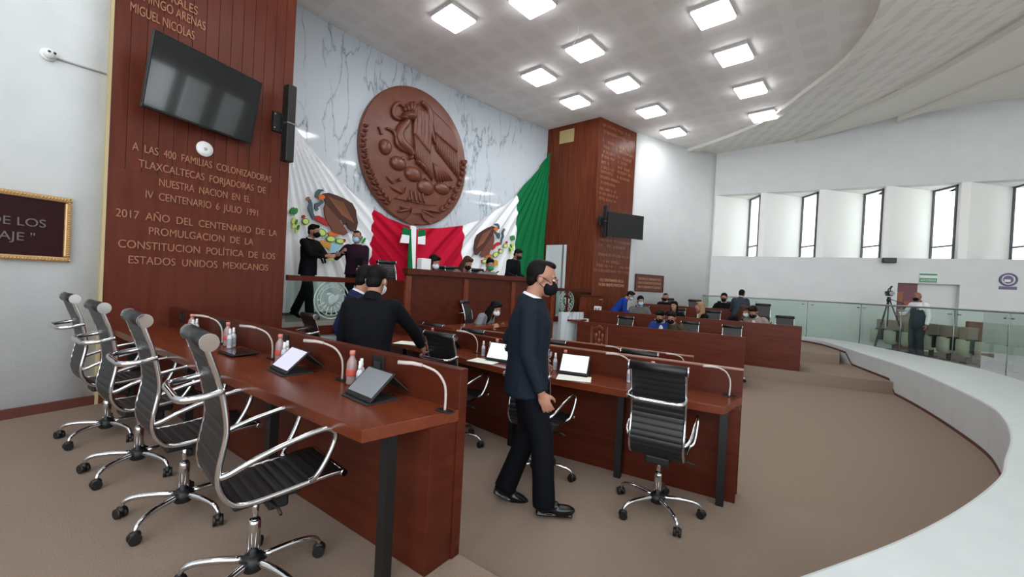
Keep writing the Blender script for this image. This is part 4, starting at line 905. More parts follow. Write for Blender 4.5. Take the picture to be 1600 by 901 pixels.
def patch(parent, inv, name, m, pts, R=24.775):
    bm = bmesh.new(); P = [onc(x, y, R) for x, y in pts]; vs = [bm.verts.new(p) for p in P]; f = bm.faces.new(vs); bmesh.ops.triangulate(bm, faces=[f])
    r_ = bmesh.ops.extrude_face_region(bm, geom=list(bm.faces)); c_ = Vector((CEN.x, CEN.y, 0))
    for q in r_['geom']:
        if isinstance(q, bmesh.types.BMVert): d = (q.co - c_); d.z = 0; q.co += d.normalized() * .03
    bmesh.ops.recalc_face_normals(bm, faces=list(bm.faces)); me = bpy.data.meshes.new(name); bm.to_mesh(me); bm.free(); me.transform(inv); me.materials.append(MAT[m]); o = bpy.data.objects.new(name, me); COL.objects.link(o); o.parent = parent; return o
def blob(x, y, a_, b_, ang=0, n=14): return [(x + a_ * math.cos(2 * math.pi * i / n) * math.cos(ang) - b_ * math.sin(2 * math.pi * i / n) * math.sin(ang), y + a_ * math.cos(2 * math.pi * i / n) * math.sin(ang) + b_ * math.sin(2 * math.pi * i / n) * math.cos(ang)) for i in range(n)]
def strip(pts, w_):
    L, Rr = [], []
    for i, p in enumerate(pts):
        q0, q1 = pts[max(0, i - 1)], pts[min(len(pts) - 1, i + 1)]; dx, dy = q1[0] - q0[0], q1[1] - q0[1]; d = math.hypot(dx, dy) or 1; L.append((p[0] - dy / d * w_, p[1] + dx / d * w_)); Rr.append((p[0] + dy / d * w_, p[1] - dx / d * w_))
    return L + Rr[::-1]
def arms(t, inv, fx, S, wingspan):
    P = lambda L: [fx(*p) for p in L]
    patch(t, inv, 'wing_patch', 'arms_dark', P([(385, 135), (440, 125), (520, 150), (590, 180), (665, 225), (700, 290), (705, 350), (718, 405), (712, 440), (700, 480), (690, 430), (675, 490), (662, 430), (650, 480), (640, 415), (622, 445), (610, 400), (585, 425), (570, 385), (540, 370), (470, 330), (420, 230), (400, 180)]))
    for k in range(7): patch(t, inv, 'feather_patch', 'arms_tan', P(strip([(440 + 22 * k, 160 + 9 * k), (500 + 22 * k, 240 + 14 * k), (575 + 17 * k, 340 + 11 * k)], 3.2)), 24.768)
    patch(t, inv, 'body_patch', 'arms_brown', P([(415, 230), (470, 300), (545, 380), (600, 460), (625, 500), (590, 525), (530, 510), (480, 495), (465, 450), (430, 400), (405, 330), (400, 270)]), 24.765)
    patch(t, inv, 'head_patch', 'arms_orange', P([(345, 160), (370, 140), (400, 150), (410, 175), (380, 195), (350, 185)]), 24.76)
    patch(t, inv, 'head_patch', 'arms_teal', P([(318, 160), (322, 120), (350, 92), (392, 95), (395, 112), (360, 110), (342, 132), (345, 160), (330, 172)]))
    patch(t, inv, 'snake_patch', 'arms_teal', P(strip([(262, 190), (275, 225), (262, 270), (285, 310), (295, 350), (310, 370)], 13)))
    patch(t, inv, 'snake_patch', 'arms_teal', P(strip([(388, 205), (365, 225), (325, 235), (325, 270), (340, 290)], 14)))
    patch(t, inv, 'rattle_patch', 'arms_tan', P(blob(250, 182, 16, 20, .4)))
    patch(t, inv, 'claw_patch', 'arms_red', P([(300, 345), (350, 340), (400, 365), (440, 410), (430, 440), (395, 420), (370, 390), (310, 375)]))
    patch(t, inv, 'claw_patch', 'arms_orange', P([(430, 500), (490, 485), (540, 510), (525, 535), (450, 528)]))
    for x, y, a_, b_, r_ in ((228, 395, 34, 30, .3), (300, 465, 34, 26, .2), (380, 500, 44, 34, .6), (465, 560, 46, 30, .1), (550, 580, 40, 26, .1)):
        patch(t, inv, 'cactus_outline', 'arms_green', P(blob(x, y, a_, b_, r_))); patch(t, inv, 'cactus_pad', 'arms_lime', P(blob(x, y, a_ * .8, b_ * .78, r_)), 24.76)
    for x, y in ((208, 350), (318, 440), (588, 575)): patch(t, inv, 'fruit_patch', 'arms_red', P(blob(x, y, 16, 16)))
    patch(t, inv, 'stone_patch', 'arms_gold', P([(345, 590), (375, 570), (440, 590), (480, 615), (465, 665), (420, 640), (345, 645)]))
    for x, y in ((105, 295), (130, 300)): patch(t, inv, 'leaf_patch', 'arms_green', P(blob(x, y, 22, 34, .4)))
    for x, y in ((115, 385), (145, 430), (120, 430), (150, 470)): patch(t, inv, 'leaf_patch', 'arms_lime', P(blob(x, y, 16, 32, .5)))
    for x, y in ((140, 400), (158, 450)): patch(t, inv, 'leaf_patch', 'arms_green', P(blob(x, y, 11, 26, .3)), 24.76)
    for x, y in ((748, 560), (775, 575)): patch(t, inv, 'leaf_patch', 'arms_green', P(blob(x, y, 9, 30, .5)))
    patch(t, inv, 'leaf_patch', 'arms_lime', P(blob(470, 735, 62, 24, .15)))
    for x, y, a_ in ((355, 735, .5), (385, 765, 1.2), (410, 760, 1.4)): patch(t, inv, 'ribbon_patch', 'cloth_black', P(blob(x, y, 30, 6, a_)))
arms(f1, i1, lambda x, y: (440 + x / 6.007, 280 + y / 6.007), 1, 1)
# right crest mirrors the left one
def fx2(x, y):
    u = (718 - x) / (718 - 95); v = (y - 92) / (780 - 92); return 740.5 + u * 63 , 349 + v * 82 + (0.5 - u) * 4
arms(f2, i2, fx2, 1, 1)
kn = thing('flag_knot', 'hanging green and white flag knot at the centre below the carved emblem', 'flag', tuple(onc(646, 430, 24.7))); ik = Matrix.Translation(-kn.location)
def ribbon(name, m, pts): return patch(kn, ik, name, m, pts, 24.66)
ribbon('green_tail', 'flag_green', [(641, 358), (646, 356), (645, 380), (645, 427), (637.5, 427), (639, 385)]); ribbon('white_tail', 'flag_white', [(642, 352), (650.5, 354), (650, 380), (649, 428), (645, 427), (645.5, 380), (645, 358)]); ribbon('red_tail', 'flag_red', [(650.5, 358), (653.5, 358), (652, 412), (649, 412)])
ribbon('green_loop', 'flag_green', [(631, 354), (641, 359), (640, 368), (629, 366)]); ribbon('white_loop', 'flag_white', [(629, 366), (640, 368), (639, 380), (625.5, 379)]); ribbon('green_loop', 'flag_green', [(653, 360), (664.5, 358), (665, 368), (653, 370)]); ribbon('white_loop', 'flag_white', [(653, 370), (665, 368), (664.5, 382), (653, 381)])

# ------------------------------------------------------------------ gallery : glass railing, seats, camera
rl = thing('glass_railing', 'long curved glass railing with slim steel handrail on the white parapet', 'railing', (9.5, 9.9, .6)); inv = Matrix.Translation(-rl.location)
lp_ = Vector((6.35, 13.85))
path = [lp_, Vector((7.2, 13.75)), Vector((8.2, 13.45)), Vector((9.1, 13.05)), Vector((9.7, 12.55))] + [p for p in spl(OUT, 6)[6:]]
cl_ = [0]
for i in range(1, len(path)): cl_.append(cl_[-1] + (path[i] - path[i - 1]).length)
def at(s):
    for i in range(1, len(path)):
        if cl_[i] >= s: u = (s - cl_[i - 1]) / max(1e-6, cl_[i] - cl_[i - 1]); return path[i - 1] + (path[i] - path[i - 1]) * u
    return path[-1]
s = 0.0; tot = cl_[-1] - 2.5; k = 0
while s < tot:
    e = min(tot, s + 1.52); mb = MB(); R1 = []
    for i in range(5):
        p = at(s + .02 + (e - s - .04) * i / 4); q = at(s + .02 + (e - s - .04) * i / 4 + .05); d = (q - p).normalized(); nn_ = Vector((d.y, -d.x)); R1.append([(p.x, p.y, .58), (p.x + nn_.x * .012, p.y + nn_.y * .012, .58), (p.x + nn_.x * .012, p.y + nn_.y * .012, 1.69), (p.x, p.y, 1.69)])
    mb.loft(R1, inv, sm=False); gp = mb.build('glass_panel', 'rail_glass', rl)
    for u in (.12, e - s - .12):
        p = at(s + u); MB().box((p.x, p.y, 1.60), (.05, .05, .03), inv, bev=.006).build('clamp', 'steel', gp)
    p = at(e); MB().tube([(p.x, p.y, .58), (p.x, p.y, 1.70)], .011, 6, inv).build('post', 'steel', rl)
    s = e; k += 1
MB().tube([(p.x, p.y, 1.71) for p in [at(tot * i / 60) for i in range(61)]], .021, 8, inv).build('handrail', 'steel', rl)
MB().tube([(lp_.x, lp_.y, .6), (lp_.x, lp_.y, 1.71)], .02, 8, inv).build('post', 'steel', rl)
def seat(label, loc, rz, backm):
    t = thing('folding_seat', label, 'folding seat', loc, rz, 'folding auditorium seats in the gallery')
    MB().box((0, .14, .68), (.50, .07, .40), Matrix.Translation((0, 0, 0)) @ Matrix.Rotation(R_(0), 4, 'X'), bev=.03).build('backrest', backm, t)
    MB().loft([[(x, .04 + y, z) for x, y in ((-wd, 0), (-wd * .8, -.055), (wd * .8, -.055), (wd, 0), (wd * .8, .04), (-wd * .8, .04))] for wd, z in ((.12, .17), (.20, .21), (.215, .36), (.215, .54), (.19, .57))]).build('folded_pan', 'cream', t)
    for sx in (-1, 1): MB().box((sx * .255, .08, .42), (.03, .24, .30), bev=.01).box((sx * .255, .02, .585), (.04, .30, .035), bev=.01).build('arm_panel', 'black_plastic', t)
    MB().box((0, .16, .14), (.08, .06, .28)).box((0, .14, .012), (.2, .2, .024)).build('pedestal', 'dark_grey', t)
    return t
s0_ = None; cc = Vector((-.75, 12.0))
def put_seat(q, z, label, rust=False):
    global s0_
    d = cc - Vector((q.x, q.y)); rz = math.atan2(d.y, d.x) + math.pi / 2
    if s0_ is None: s0_ = freeze(seat(label, (q.x, q.y, z), rz, 'seat_beige'))
    else:
        c_ = dup(s0_, (q.x, q.y, z), rz, label)
        if rust:
            for kx_ in bpy.data.objects:
                if kx_.parent == c_ and kx_.name.startswith('backrest'): kx_.data = kx_.data.copy(); kx_.data.materials[0] = MAT['seat_rust']
aS = [math.atan2(G(x, y, .62).y - 12, G(x, y, .62).x + .75) for x, y in ((1364, 533), (1598, 580))]
RS = 11.9
ords = ['first', 'second', 'third', 'fourth', 'fifth', 'sixth', 'seventh', 'eighth', 'ninth', 'tenth', 'eleventh', 'twelfth']
pos = []
for i, px in enumerate((1363, 1391, 1419, 1448, 1475, 1506, 1537, 1568, 1600)):
    d = ray(px, 500).xy; dd_ = d.normalized(); o_ = -cc; b_ = dd_.dot(o_); t_ = -b_ + math.sqrt(b_ * b_ - (o_.length_squared - RS * RS)); q = dd_ * t_
    pos.append(q); put_seat(q, .40, 'folded cream seat with beige back, %s from the left in the front gallery row' % ords[i], i == 6 or i == 0)
for i, px in enumerate((1346, 1374, 1402, 1430, 1458, 1487, 1516, 1545, 1575, 1606)):
    d = ray(px, 500).xy; dd_ = d.normalized(); o_ = -cc; b_ = dd_.dot(o_); R2_ = RS + .95; t_ = -b_ + math.sqrt(b_ * b_ - (o_.length_squared - R2_ * R2_)); q = dd_ * t_
    if i > 2 and (Vector((q.x, q.y, 0)) - WC).dot(NW) < -.8: put_seat(q, .52, 'beige folding seat, %s from the left showing in the second gallery row' % ords[i - 3], i == 6)
# camera on tripod
P = Vector((0, 0, 0)); q = G(1384, 546, .42); tp = thing('tripod', 'tall black camera tripod behind the glass railing', 'tripod', (q.x, q.y, .40), 0); hd_ = 1.55
for a_ in (200, 320, 80):
    c_, s_ = math.cos(R_(a_)), math.sin(R_(a_)); lg = MB().tube([(c_ * .03, s_ * .03, hd_ - .12), (c_ * .26, s_ * .26, .75)], .017, 8).build('leg', 'dark_grey', tp); MB().tube([(c_ * .25, s_ * .25, .78), (c_ * .5, s_ * .5, .02)], .012, 8).build('lower_tube', 'black_metal', lg); MB().ell((c_ * .26, s_ * .26, .76), (.03, .03, .03), None, 8, 6).build('clamp', 'black_plastic', lg)
MB().tube([(0, 0, .7), (0, 0, hd_ - .1)], .016, 8).build('center_column', 'dark_grey', tp); MB().lathe([(0, hd_ - .14), (.05, hd_ - .14), (.055, hd_ - .08), (.04, hd_ - .03), (.045, hd_), (0, hd_)], 12).build('head', 'black_plastic', tp)
MB().tube([(0, 0, hd_ - .05), (.15, -.1, hd_ - .12), (.3, -.2, hd_ - .2)], .009, 6).build('pan_handle', 'black_plastic', tp)
vc = thing('video_camera', 'black video camera mounted on the tripod behind the railing', 'camera', (q.x, q.y, .40 + hd_), R_(150))
MB().box((0, 0, .10), (.12, .30, .15), bev=.02).build('body', 'black_plastic', vc); MB().tube([(0, .14, .10), (0, .2, .10), (0, .29, .10)], [.05, .045, .06], 14).build('lens', 'tv_black', vc)
MB().tube([(0, -.12, .17), (0, -.1, .23), (0, .08, .24), (0, .1, .17)], .014, 8, sub=3).build('top_handle', 'black_plastic', vc); MB().tube([(0, .08, .25), (0, .22, .30)], .022, 10).build('microphone', 'black_plastic', vc); MB().box((.09, .02, .12), (.012, .10, .07)).build('flip_screen', 'dark_grey', vc)
# signs on the gallery wall
P = onw(1450, 434); sg = thing('exit_sign', 'green and white emergency exit sign above the gallery door', 'sign', tuple(P)); Mt = wallM((0, 0, 0), EW)
wS = (onw(1464, 436) - onw(1437, 434)).length
MB().box((0, 0, .01), (wS, .30, .015), Mt).build('plate', 'cloth_white', sg); MB().box((0, .10, .02), (wS, .05, .006), Mt).build('stripe', 'sign_green', sg); MB().box((0, -.07, .02), (wS, .13, .006), Mt).build('stripe', 'sign_green', sg)
text('SALIDA DE EMERGENCIA', 'text_line', 'cloth_white', Mt @ Matrix.Translation((-wS * .44, -.10, .023)), wS * .88, .07, .004, sg)
P = onw(1575, 439); sg = thing('mask_sign', 'round purple mask-required sign with small bar below on the gallery wall', 'sign', tuple(P)); rS = .17
MB().lathe([(0, 0), (rS, 0), (rS, .012), (0, .012)], 28, Mt @ Matrix.Translation((0, .04, .004))).build('disc', 'cloth_white', sg); MB().tube([((rS - .01) * math.cos(2 * math.pi * k / 28), .04 + (rS - .01) * math.sin(2 * math.pi * k / 28), .02) for k in range(28)], .022, 6, Mt, closed=True).build('ring', 'sign_purple', sg)
MB().ell((0, .04, .016), (.10, .11, .006), Mt).build('face_symbol', 'sign_purple', sg); MB().box((-.02, .01, .025), (.12, .07, .006), Mt, bev=.002).build('mask_symbol', 'cloth_white', sg); MB().box((0, -.19, .012), (.34, .085, .012), Mt).build('caption_bar', 'sign_purple', sg)
P = onw(1388, 407); P2 = thing('wall_speaker', 'small black box speaker under the clerestory windows', 'speaker', tuple(P)); MB().box((0, 0, .09), (.32, .15, .14), Mt, bev=.01).build('cabinet', 'black_plastic', P2); MB().box((0, .0, .165), (.28, .11, .01), Mt).build('grille', 'dark_grey', P2); MB().box((0, .0, .01), (.08, .1, .03), Mt).build('bracket', 'black_metal', P2)

# ------------------------------------------------------------------ people
def rotz(a): return Matrix.Rotation(R_(a), 3, 'Z')
def rotx(a): return Matrix.Rotation(R_(a), 3, 'X')
def ik(a, b, l1, l2, pole):
    a, b = Vector(a), Vector(b); d = b - a; L = d.length
    if L > (l1 + l2) * .995: b = a + d * ((l1 + l2) * .995 / L); d = b - a; L = d.length
    u = d.normalized(); x = (l1 * l1 - l2 * l2 + L * L) / (2 * L); h = math.sqrt(max(0, l1 * l1 - x * x)); p = Vector(pole); p -= u * p.dot(u)
    if p.length < 1e-5: p = u.orthogonal()
    return a + u * x + p.normalized() * h, b
def hand_mesh(mb, w_, d, n_, side, curl, k=1.0):
    """palm, five fingers; d along the hand, n_ out of the palm, side = direction of the thumb"""
    d = d.normalized(); n_ = (n_ - d * n_.dot(d)).normalized(); s = d.cross(n_)
    if s.dot(side) < 0: s = -s
    Mh = basis(w_, s, d, n_)
    mb.ell((0, .045, 0), (.040, .054, .016), Mh, 12, 8); mb.ell((0, .012, 0), (.029, .032, .02), Mh, 10, 6); mb.ell((.022, .035, .008), (.02, .032, .016), Mh, 10, 6)
    for i, (x, L, r_) in enumerate(((.030, .070, .0085), (.010, .078, .009), (-.010, .073, .0085), (-.029, .058, .0075))):
        p = Vector((x, .088, 0)); pts = [Vector((x * .9, .07, 0)), p]; a_ = 0
        for sg_, f in ((.45, .6), (.32, .8), (.23, .7)):
            a_ += curl * f; p = p + Vector((x * .06, math.cos(a_) * L * sg_, math.sin(a_) * L * sg_)); pts.append(p)
        mb.tube([Mh @ q for q in pts], [r_ * k, r_ * k, r_ * .95 * k, r_ * .88 * k, r_ * .7 * k], 8)
    mb.tube([Mh @ Vector(q) for q in ((.026, .022, .004), (.050, .046, .012), (.060, .070, .012 + .02 * curl), (.058, .092, .014 + .035 * curl))], [.013 * k, .0115 * k, .010 * k, .0075 * k], 8)
def person(label, loc, face, seated=False, lean=0, twist=0, hy=0, hp=0, wr=None, wl=None, ar=None, al=None, scale=1.0, top='suit_black', legs='trouser_navy', skin='skin', hair='hair', mask='mask_blue', style='short', collar='cloth_white', voxel=.0085, girth=1.0, coat=True, curl=.5, side=0, pole_r=None, pole_l=None, bald=False, glasses=False, shirt=None, group=None, gaze=None, sleeves=True):
    t = thing('person', label, 'person', loc, R_(face - 90), group); t.scale = (scale,) * 3
    ph = .52 if seated else .955; pz = Vector((0, 0, ph)); Rl = rotz(twist) @ Matrix.Rotation(R_(side), 3, 'Y') @ rotx(-lean)
    U = lambda x, y, z: pz + (Rl @ Vector((x, y, z)))
    def bend(f): return rotz(twist * f) @ Matrix.Rotation(R_(side * f), 3, 'Y') @ rotx(-lean * f)
    UB = lambda f, x, y, z: pz + (Rl @ Vector((0, 0, z))) + (bend(f) @ Vector((x, y, 0)))
    nb = U(0, -.01, .51); hc = U(0, .035, .52) + rotz(twist + hy) @ rotx(-(lean * .5 + hp * .4)) @ Vector((0, .015, .135)); RH = (rotz(twist + hy) @ rotx(-hp)); MH = Matrix.Translation(hc) @ RH.to_4x4()
    sh = {1: U(.172, -.01, .445), -1: U(-.172, -.01, .445)}
    hips = {1: pz + Vector((.09, 0, -.02)), -1: pz + Vector((-.09, 0, -.02))}
    dw_ = {1: U(.27, .06, -.06), -1: U(-.27, .06, -.06)}
    W = {1: Vector(wr) if wr else dw_[1], -1: Vector(wl) if wl else dw_[-1]}
    arm = {s: ik(sh[s], W[s], .30, .265, {1: pole_r, -1: pole_l}[s] or (s * .35, -1, -.25)) for s in (1, -1)}
    da = {s: (Vector((s * .12, .43, .085)) if seated else Vector((s * .10, .02, .085))) for s in (1, -1)}
    AN = {1: Vector(ar[:3]) if ar else da[1], -1: Vector(al[:3]) if al else da[-1]}; FP_ = {1: ar[3] if ar and len(ar) > 3 else 0, -1: al[3] if al and len(al) > 3 else 0}
    leg = {s: ik(hips[s], AN[s], .435, .42, (s * .12, 1, .1)) for s in (1, -1)}
    # ---- body : one surface from head to feet
    b = MB()
    b.ell((0, -.012, .03), (.077, .096, .092), MH, 18, 12); b.ell((0, .022, -.045), (.058, .072, .074), MH, 14, 10); b.ell((0, .062, -.094), (.030, .028, .024), MH, 10, 8)
    b.ell((0, .100, -.014), (.013, .022, .024), MH, 8, 6); b.ell((0, .094, .012), (.009, .012, .026), MH, 8, 6); b.ell((0, .072, .026), (.052, .022, .013), MH, 10, 6)
    for s in (1, -1): b.ell((s * .078, -.012, -.012), (.011, .024, .032), MH, 8, 6); b.ell((s * .038, .062, -.028), (.024, .022, .024), MH, 8, 6)
    b.ell((0, .087, -.056), (.024, .012, .008), MH, 8, 6); b.ell((0, .084, -.068), (.020, .012, .008), MH, 8, 6)
    b.tube([nb - Vector((0, 0, .06)), nb + (hc - nb) * .3, hc + RH @ Vector((0, -.02, -.03))], [.066, .056, .056], 12)
    def torso(mb, g, rings):
        R3 = []
        for z, rx_, ry_, f in rings:
            R3.append([tuple(UB(f, rx_ * g * math.cos(2 * math.pi * i / 18), ry_ * g * math.sin(2 * math.pi * i / 18), z)) for i in range(18)])
        mb.loft(R3)
    torso(b, girth, [(-.08, .13, .10, 0), (0, .145, .105, .3), (.13, .125, .09, .7), (.32, .15, .10, 1), (.43, .14, .085, 1), (.50, .07, .06, 1)])
    for s in (1, -1):
        e, w_ = arm[s]; b.tube([sh[s], e, w_], [.048, .038, .027], 10); b.ell(tuple(sh[s]), (.055, .055, .055), None, 10, 8); b.ell(tuple(e), (.038, .038, .038), None, 8, 6)
        d = (w_ - e).normalized(); inward = Vector((-s, 0, 0)); hand_mesh(b, w_, d + Vector((0, .05, 0)), inward if abs(d.x) < .8 else Vector((0, 0, -1)), Vector((0, 1, .3)), curl, 1.0 if voxel < .007 else 1.15)
        k_, a_ = leg[s]; b.tube([hips[s], k_, a_], [.075, .052, .04], 10); b.ell(tuple(k_), (.052, .052, .052), None, 8, 6); b.ell((a_.x, a_.y + .01, a_.z - .02), (.028, .035, .03), None, 8, 6)
    b.build('body', skin, t, remesh=voxel, smooth=2)
    for s in (1, -1):
        ey = MB().ell((s * .031, .082, .006), (.013, .011, .009), MH, 10, 8).build('eye', 'eye_white', t); MB().ell((s * .031, .0905, .006), (.006, .004, .006), MH, 8, 6).build('iris', 'eye_dark', ey)
        MB().ell((s * .032, .088, .028), (.018, .008, .004), MH, 8, 6).build('eyebrow', hair, t)
    # ---- clothes
    v2 = max(.011, voxel * 1.3); c = MB(); lo = -.15 if (coat and not seated) else -.10
    torso(c, girth, [(lo, .188, .135, 0), (-.05, .178, .135, .15), (.04, .172, .13, .4), (.13, .162, .122, .7), (.24, .176, .132, 1), (.34, .190, .134, 1), (.42, .180, .112, 1), (.475, .125, .088, 1), (.515, .072, .070, 1)])
    for s in (1, -1):
        e, w_ = arm[s]; cu = w_ + (e - w_) * .06
        c.ell(tuple(sh[s] - (Rl @ Vector((s * .012, 0, .004)))), (.074, .074, .068), None, 12, 8); c.tube([sh[s], sh[s] + (e - sh[s]) * .5, e, e + (cu - e) * .5, cu], [.071, .064, .055, .050, .044], 12); c.ell(tuple(e), (.055, .055, .055), None, 10, 8)
    c.build('jacket' if coat else 'sweater', top, t, remesh=v2, smooth=4)
    p = MB(); p.ell((0, -.005, ph - .02), (.168 * girth, .13 * girth, .13), None, 16, 10)
    for s in (1, -1):
        k_, a_ = leg[s]; hm = a_ + Vector((0, -.005, -.03)); p.tube([hips[s] + Vector((0, 0, .02)), hips[s] + (k_ - hips[s]) * .5, k_, k_ + (hm - k_) * .55, hm], [.102, .094, .080, .076, .080], 14); p.ell(tuple(k_), (.07, .07, .07), None, 10, 8)
    p.build('trousers', legs, t, remesh=v2, smooth=4)
    for s in (1, -1):
        a_ = AN[s]; Ms = Matrix.Translation(leg[s][1]) @ Matrix.Rotation(R_(-FP_[s]), 4, 'X') @ Matrix.Translation((0, 0, -.085))
        so_ = MB(); so_.ell((0, .115, .036), (.046, .095, .034), Ms, 14, 8); so_.ell((0, -.005, .046), (.038, .062, .046), Ms, 12, 8); so_.tube([(0, 0, .05), (0, .09, .055)], [.042, .034], 10, Ms); so_.box((0, -.03, .012), (.066, .06, .022), Ms, bev=.006); so_.box((0, .07, .006), (.082, .24, .012), Ms, bev=.005)
        so_.build('shoe', 'shoe', t, remesh=.007, smooth=2)
    if collar:
        cr = MB(); up = (hc - nb).normalized()
        cr.loft([[tuple(nb + up * h + Rl @ Vector((r_ * math.cos(2 * math.pi * i / 18), r_ * 1.02 * math.sin(2 * math.pi * i / 18) + .004, -.022 * math.sin(2 * math.pi * i / 18)))) for i in range(18)] for h, r_ in ((-.015, .068), (.012, .066), (.030, .063), (.026, .058), (.0, .058))], cap=False); cr.build('shirt_collar', collar, t)
    if coat:
        jc = MB(); up = (hc - nb).normalized()
        jc.loft([[tuple(nb + up * h + Rl @ Vector((r_ * math.cos(2 * math.pi * i / 18), r_ * 1.05 * math.sin(2 * math.pi * i / 18) + .004, -.026 * math.sin(2 * math.pi * i / 18) - .004))) for i in range(18)] for h, r_ in ((-.045, .080), (-.012, .077), (.012, .071), (.014, .067), (-.01, .066))], cap=False); jc.build('jacket_collar', top, t)
    if shirt:
        Mx = Matrix.Translation(pz) @ Rl.to_4x4(); MB().ell((0, .105 * girth, .36), (.045, .030, .13), Mx, 12, 8).build('shirt_front', shirt, t)
    # ---- hair, mask, glasses
    h = MB()
    if style == 'bald': h.ell((0, -.022, .0), (.083, .085, .05), MH, 16, 8)
    elif style == 'receding': h.ell((0, -.034, .036), (.0825, .088, .093), MH, 18, 12); h.ell((0, -.062, -.022), (.068, .046, .062), MH, 12, 8); h.ell((0, .02, .098), (.055, .06, .03), MH, 12, 8)
    else:
        h.ell((0, -.020, .046), (.084, .098, .090), MH, 18, 12); h.ell((0, -.058, -.020), (.070, .050, .066), MH, 12, 8); h.ell((0, .045, .100), (.062, .048, .032), MH, 12, 8)
    if style == 'long':
        h.ell((0, -.066, -.10), (.092, .056, .17), MH, 14, 10)
        for s in (1, -1): h.ell((s * .074, -.018, -.075), (.024, .042, .14), MH, 10, 8); h.ell((s * .07, .02, -.21), (.028, .035, .10), MH, 10, 8)
    if style == 'tied': h.ell((0, -.08, .10), (.05, .05, .045), MH, 12, 8)
    if style == 'cap': h.ell((0, .02, .07), (.085, .10, .065), MH, 14, 8)
    h.build('hair', hair, t, remesh=.009, smooth=2)
    if mask:
        mk = MB(); mk.ell((0, .058, -.052), (.064, .070, .058), MH, 16, 10); mo = mk.build('face_mask', mask, t)
        for s in (1, -1): MB().tube([(s * .055, .07, -.02), (s * .078, .02, 0), (s * .086, -.03, .005), (s * .080, -.01, -.04), (s * .058, .05, -.07)], .0022, 5, MH, sub=3).build('ear_loop', mask, mo)
    if glasses:
        g_ = MB()
        for s in (1, -1): g_.tube([(s * .034 + .025 * math.cos(2 * math.pi * i / 16), .108, .004 + .018 * math.sin(2 * math.pi * i / 16)) for i in range(16)], .0016, 5, MH, closed=True); g_.tube([(s * .059, .106, .008), (s * .082, .06, .01), (s * .086, -.02, .006)], .0018, 5, MH)
        g_.tube([(-.010, .108, .008), (.010, .108, .008)], .0016, 5, MH); g_.build('glasses', 'lens_metal', t)
    return t
def head_loc(px, py, P, D, back, zfloor, topz):
    """ground point below a head seen at a pixel, on the seat line of a bench"""
    q = onv(px, py, Vector((P[0], P[1], 0)) + N * back, D); sc_ = (q.z - zfloor) / topz; return Vector((q.x, q.y, zfloor)), sc_
# walking man
q = G(812, 792, .14)
person('walking man in dark navy suit with black mask and glasses, in the centre', (q.x, q.y, .14), -2, lean=1, hy=0, hp=12, wr=(.225, .10, .86), wl=(-.20, .07, 1.0), ar=(.09, .17, .085, 0), al=(-.09, -.11, .11, 22), scale=1.03, top='suit_navy', legs='trouser_navy', hair='hair', style='receding', mask='mask_black', voxel=.0062, girth=1.14, glasses=True, curl=.7, pole_r=(.5, -1, -.2))
# two suited men between the desks
q = Vector((-1.12, 3.30, .14)); person('man in black suit seen from behind, leaning over the middle desk', q, 92, lean=8, hp=14, hy=-8, wr=(.36, .42, 1.02), wl=(-.26, .16, .85), scale=.985, top='suit_black', legs='trouser_navy', mask='mask_white', collar='suit_black', voxel=.0085, girth=1.1, pole_r=(1, -.5, -.1), curl=.6)
q = Vector((-1.43, 3.76, .14)); person('man in navy blue suit half hidden behind the black-suited man, facing right', q, 35, lean=6, hp=12, hy=4, scale=.985, top='suit_blue', legs='suit_blue', mask=None, girth=1.05, voxel=.0085)
# stage
q = onc(478, 490, 24.25); person('man in dark suit on stage, side view, reaching out to the man in purple', (q.x, q.y, SZ), -12, lean=3, hy=5, hp=6, wr=(.10, .44, 1.16), wl=(-.14, .46, 1.2), ar=(.1, .16, .085), al=(-.08, -.32, .115, 24), scale=.97, top='suit_black', legs='suit_black', mask='mask_black', girth=1.02)
q = onc(553, 478, 24.1); person('man in purple sweater and blue mask on stage, facing the room', (q.x, q.y, SZ), -75, lean=2, hy=-12, hp=8, wr=(.24, .26, 1.28), wl=(-.12, .28, 1.0), scale=.965, top='sweater_purple', legs='cloth_black', mask='mask_blue', style='receding', coat=False, girth=1.16)
o = MB().box((0, 0, 0), (.16, .004, .2)).build('leaflet', 'mask_blue'); p_ = onc(523, 389, 24.15); o.location = p_; o.rotation_euler = (.2, .1, R_(40)); tag(o, 'pale blue leaflet held between the two men on stage', 'paper')
o = MB().box((0, 0, 0), (.13, .02, .21), bev=.004).box((0, 0, 0), (.124, .024, .2)).build('notebook', 'cloth_black'); p_ = onc(561, 411, 23.78); o.location = p_; o.rotation_euler = (.3, 0, R_(20)); tag(o, 'dark notebook held by the man in purple sweater', 'notebook')
def sp(px, py, R): q = onc(px, py, R); return Vector((q.x, q.y, SZ))
fr_ = lambda q: math.degrees(math.atan2(CEN.y - q.y, CEN.x - q.x))
q = sp(660, 405, 22.75); person('dark-haired woman at the presidium beside the white box', q, fr_(q) + 20, seated=True, lean=16, hy=10, hp=26, wr=(.15, .38, .74), wl=(-.15, .38, .74), scale=1.0, top='cloth_black', style='long', mask='mask_white', coat=False, girth=.9, collar=None)
q = sp(717, 405, 22.75); person('long brown-haired woman at the presidium looking down, plaid top', q, fr_(q) + 5, seated=True, lean=14, hp=30, wr=(.14, .38, .74), wl=(-.14, .36, .74), scale=1.03, top='plaid', hair='hair_brown', style='long', mask='mask_black', coat=False, girth=.9, collar=None)
q = sp(759, 405, 22.75); person('woman with green mask and tied hair at the presidium', q, fr_(q) - 10, seated=True, lean=12, hy=-15, hp=12, wr=(.18, .36, .74), wl=(-.16, .38, .74), scale=1.03, top='cloth_grey', style='tied', mask='mask_green', coat=False, girth=.98, collar=None)
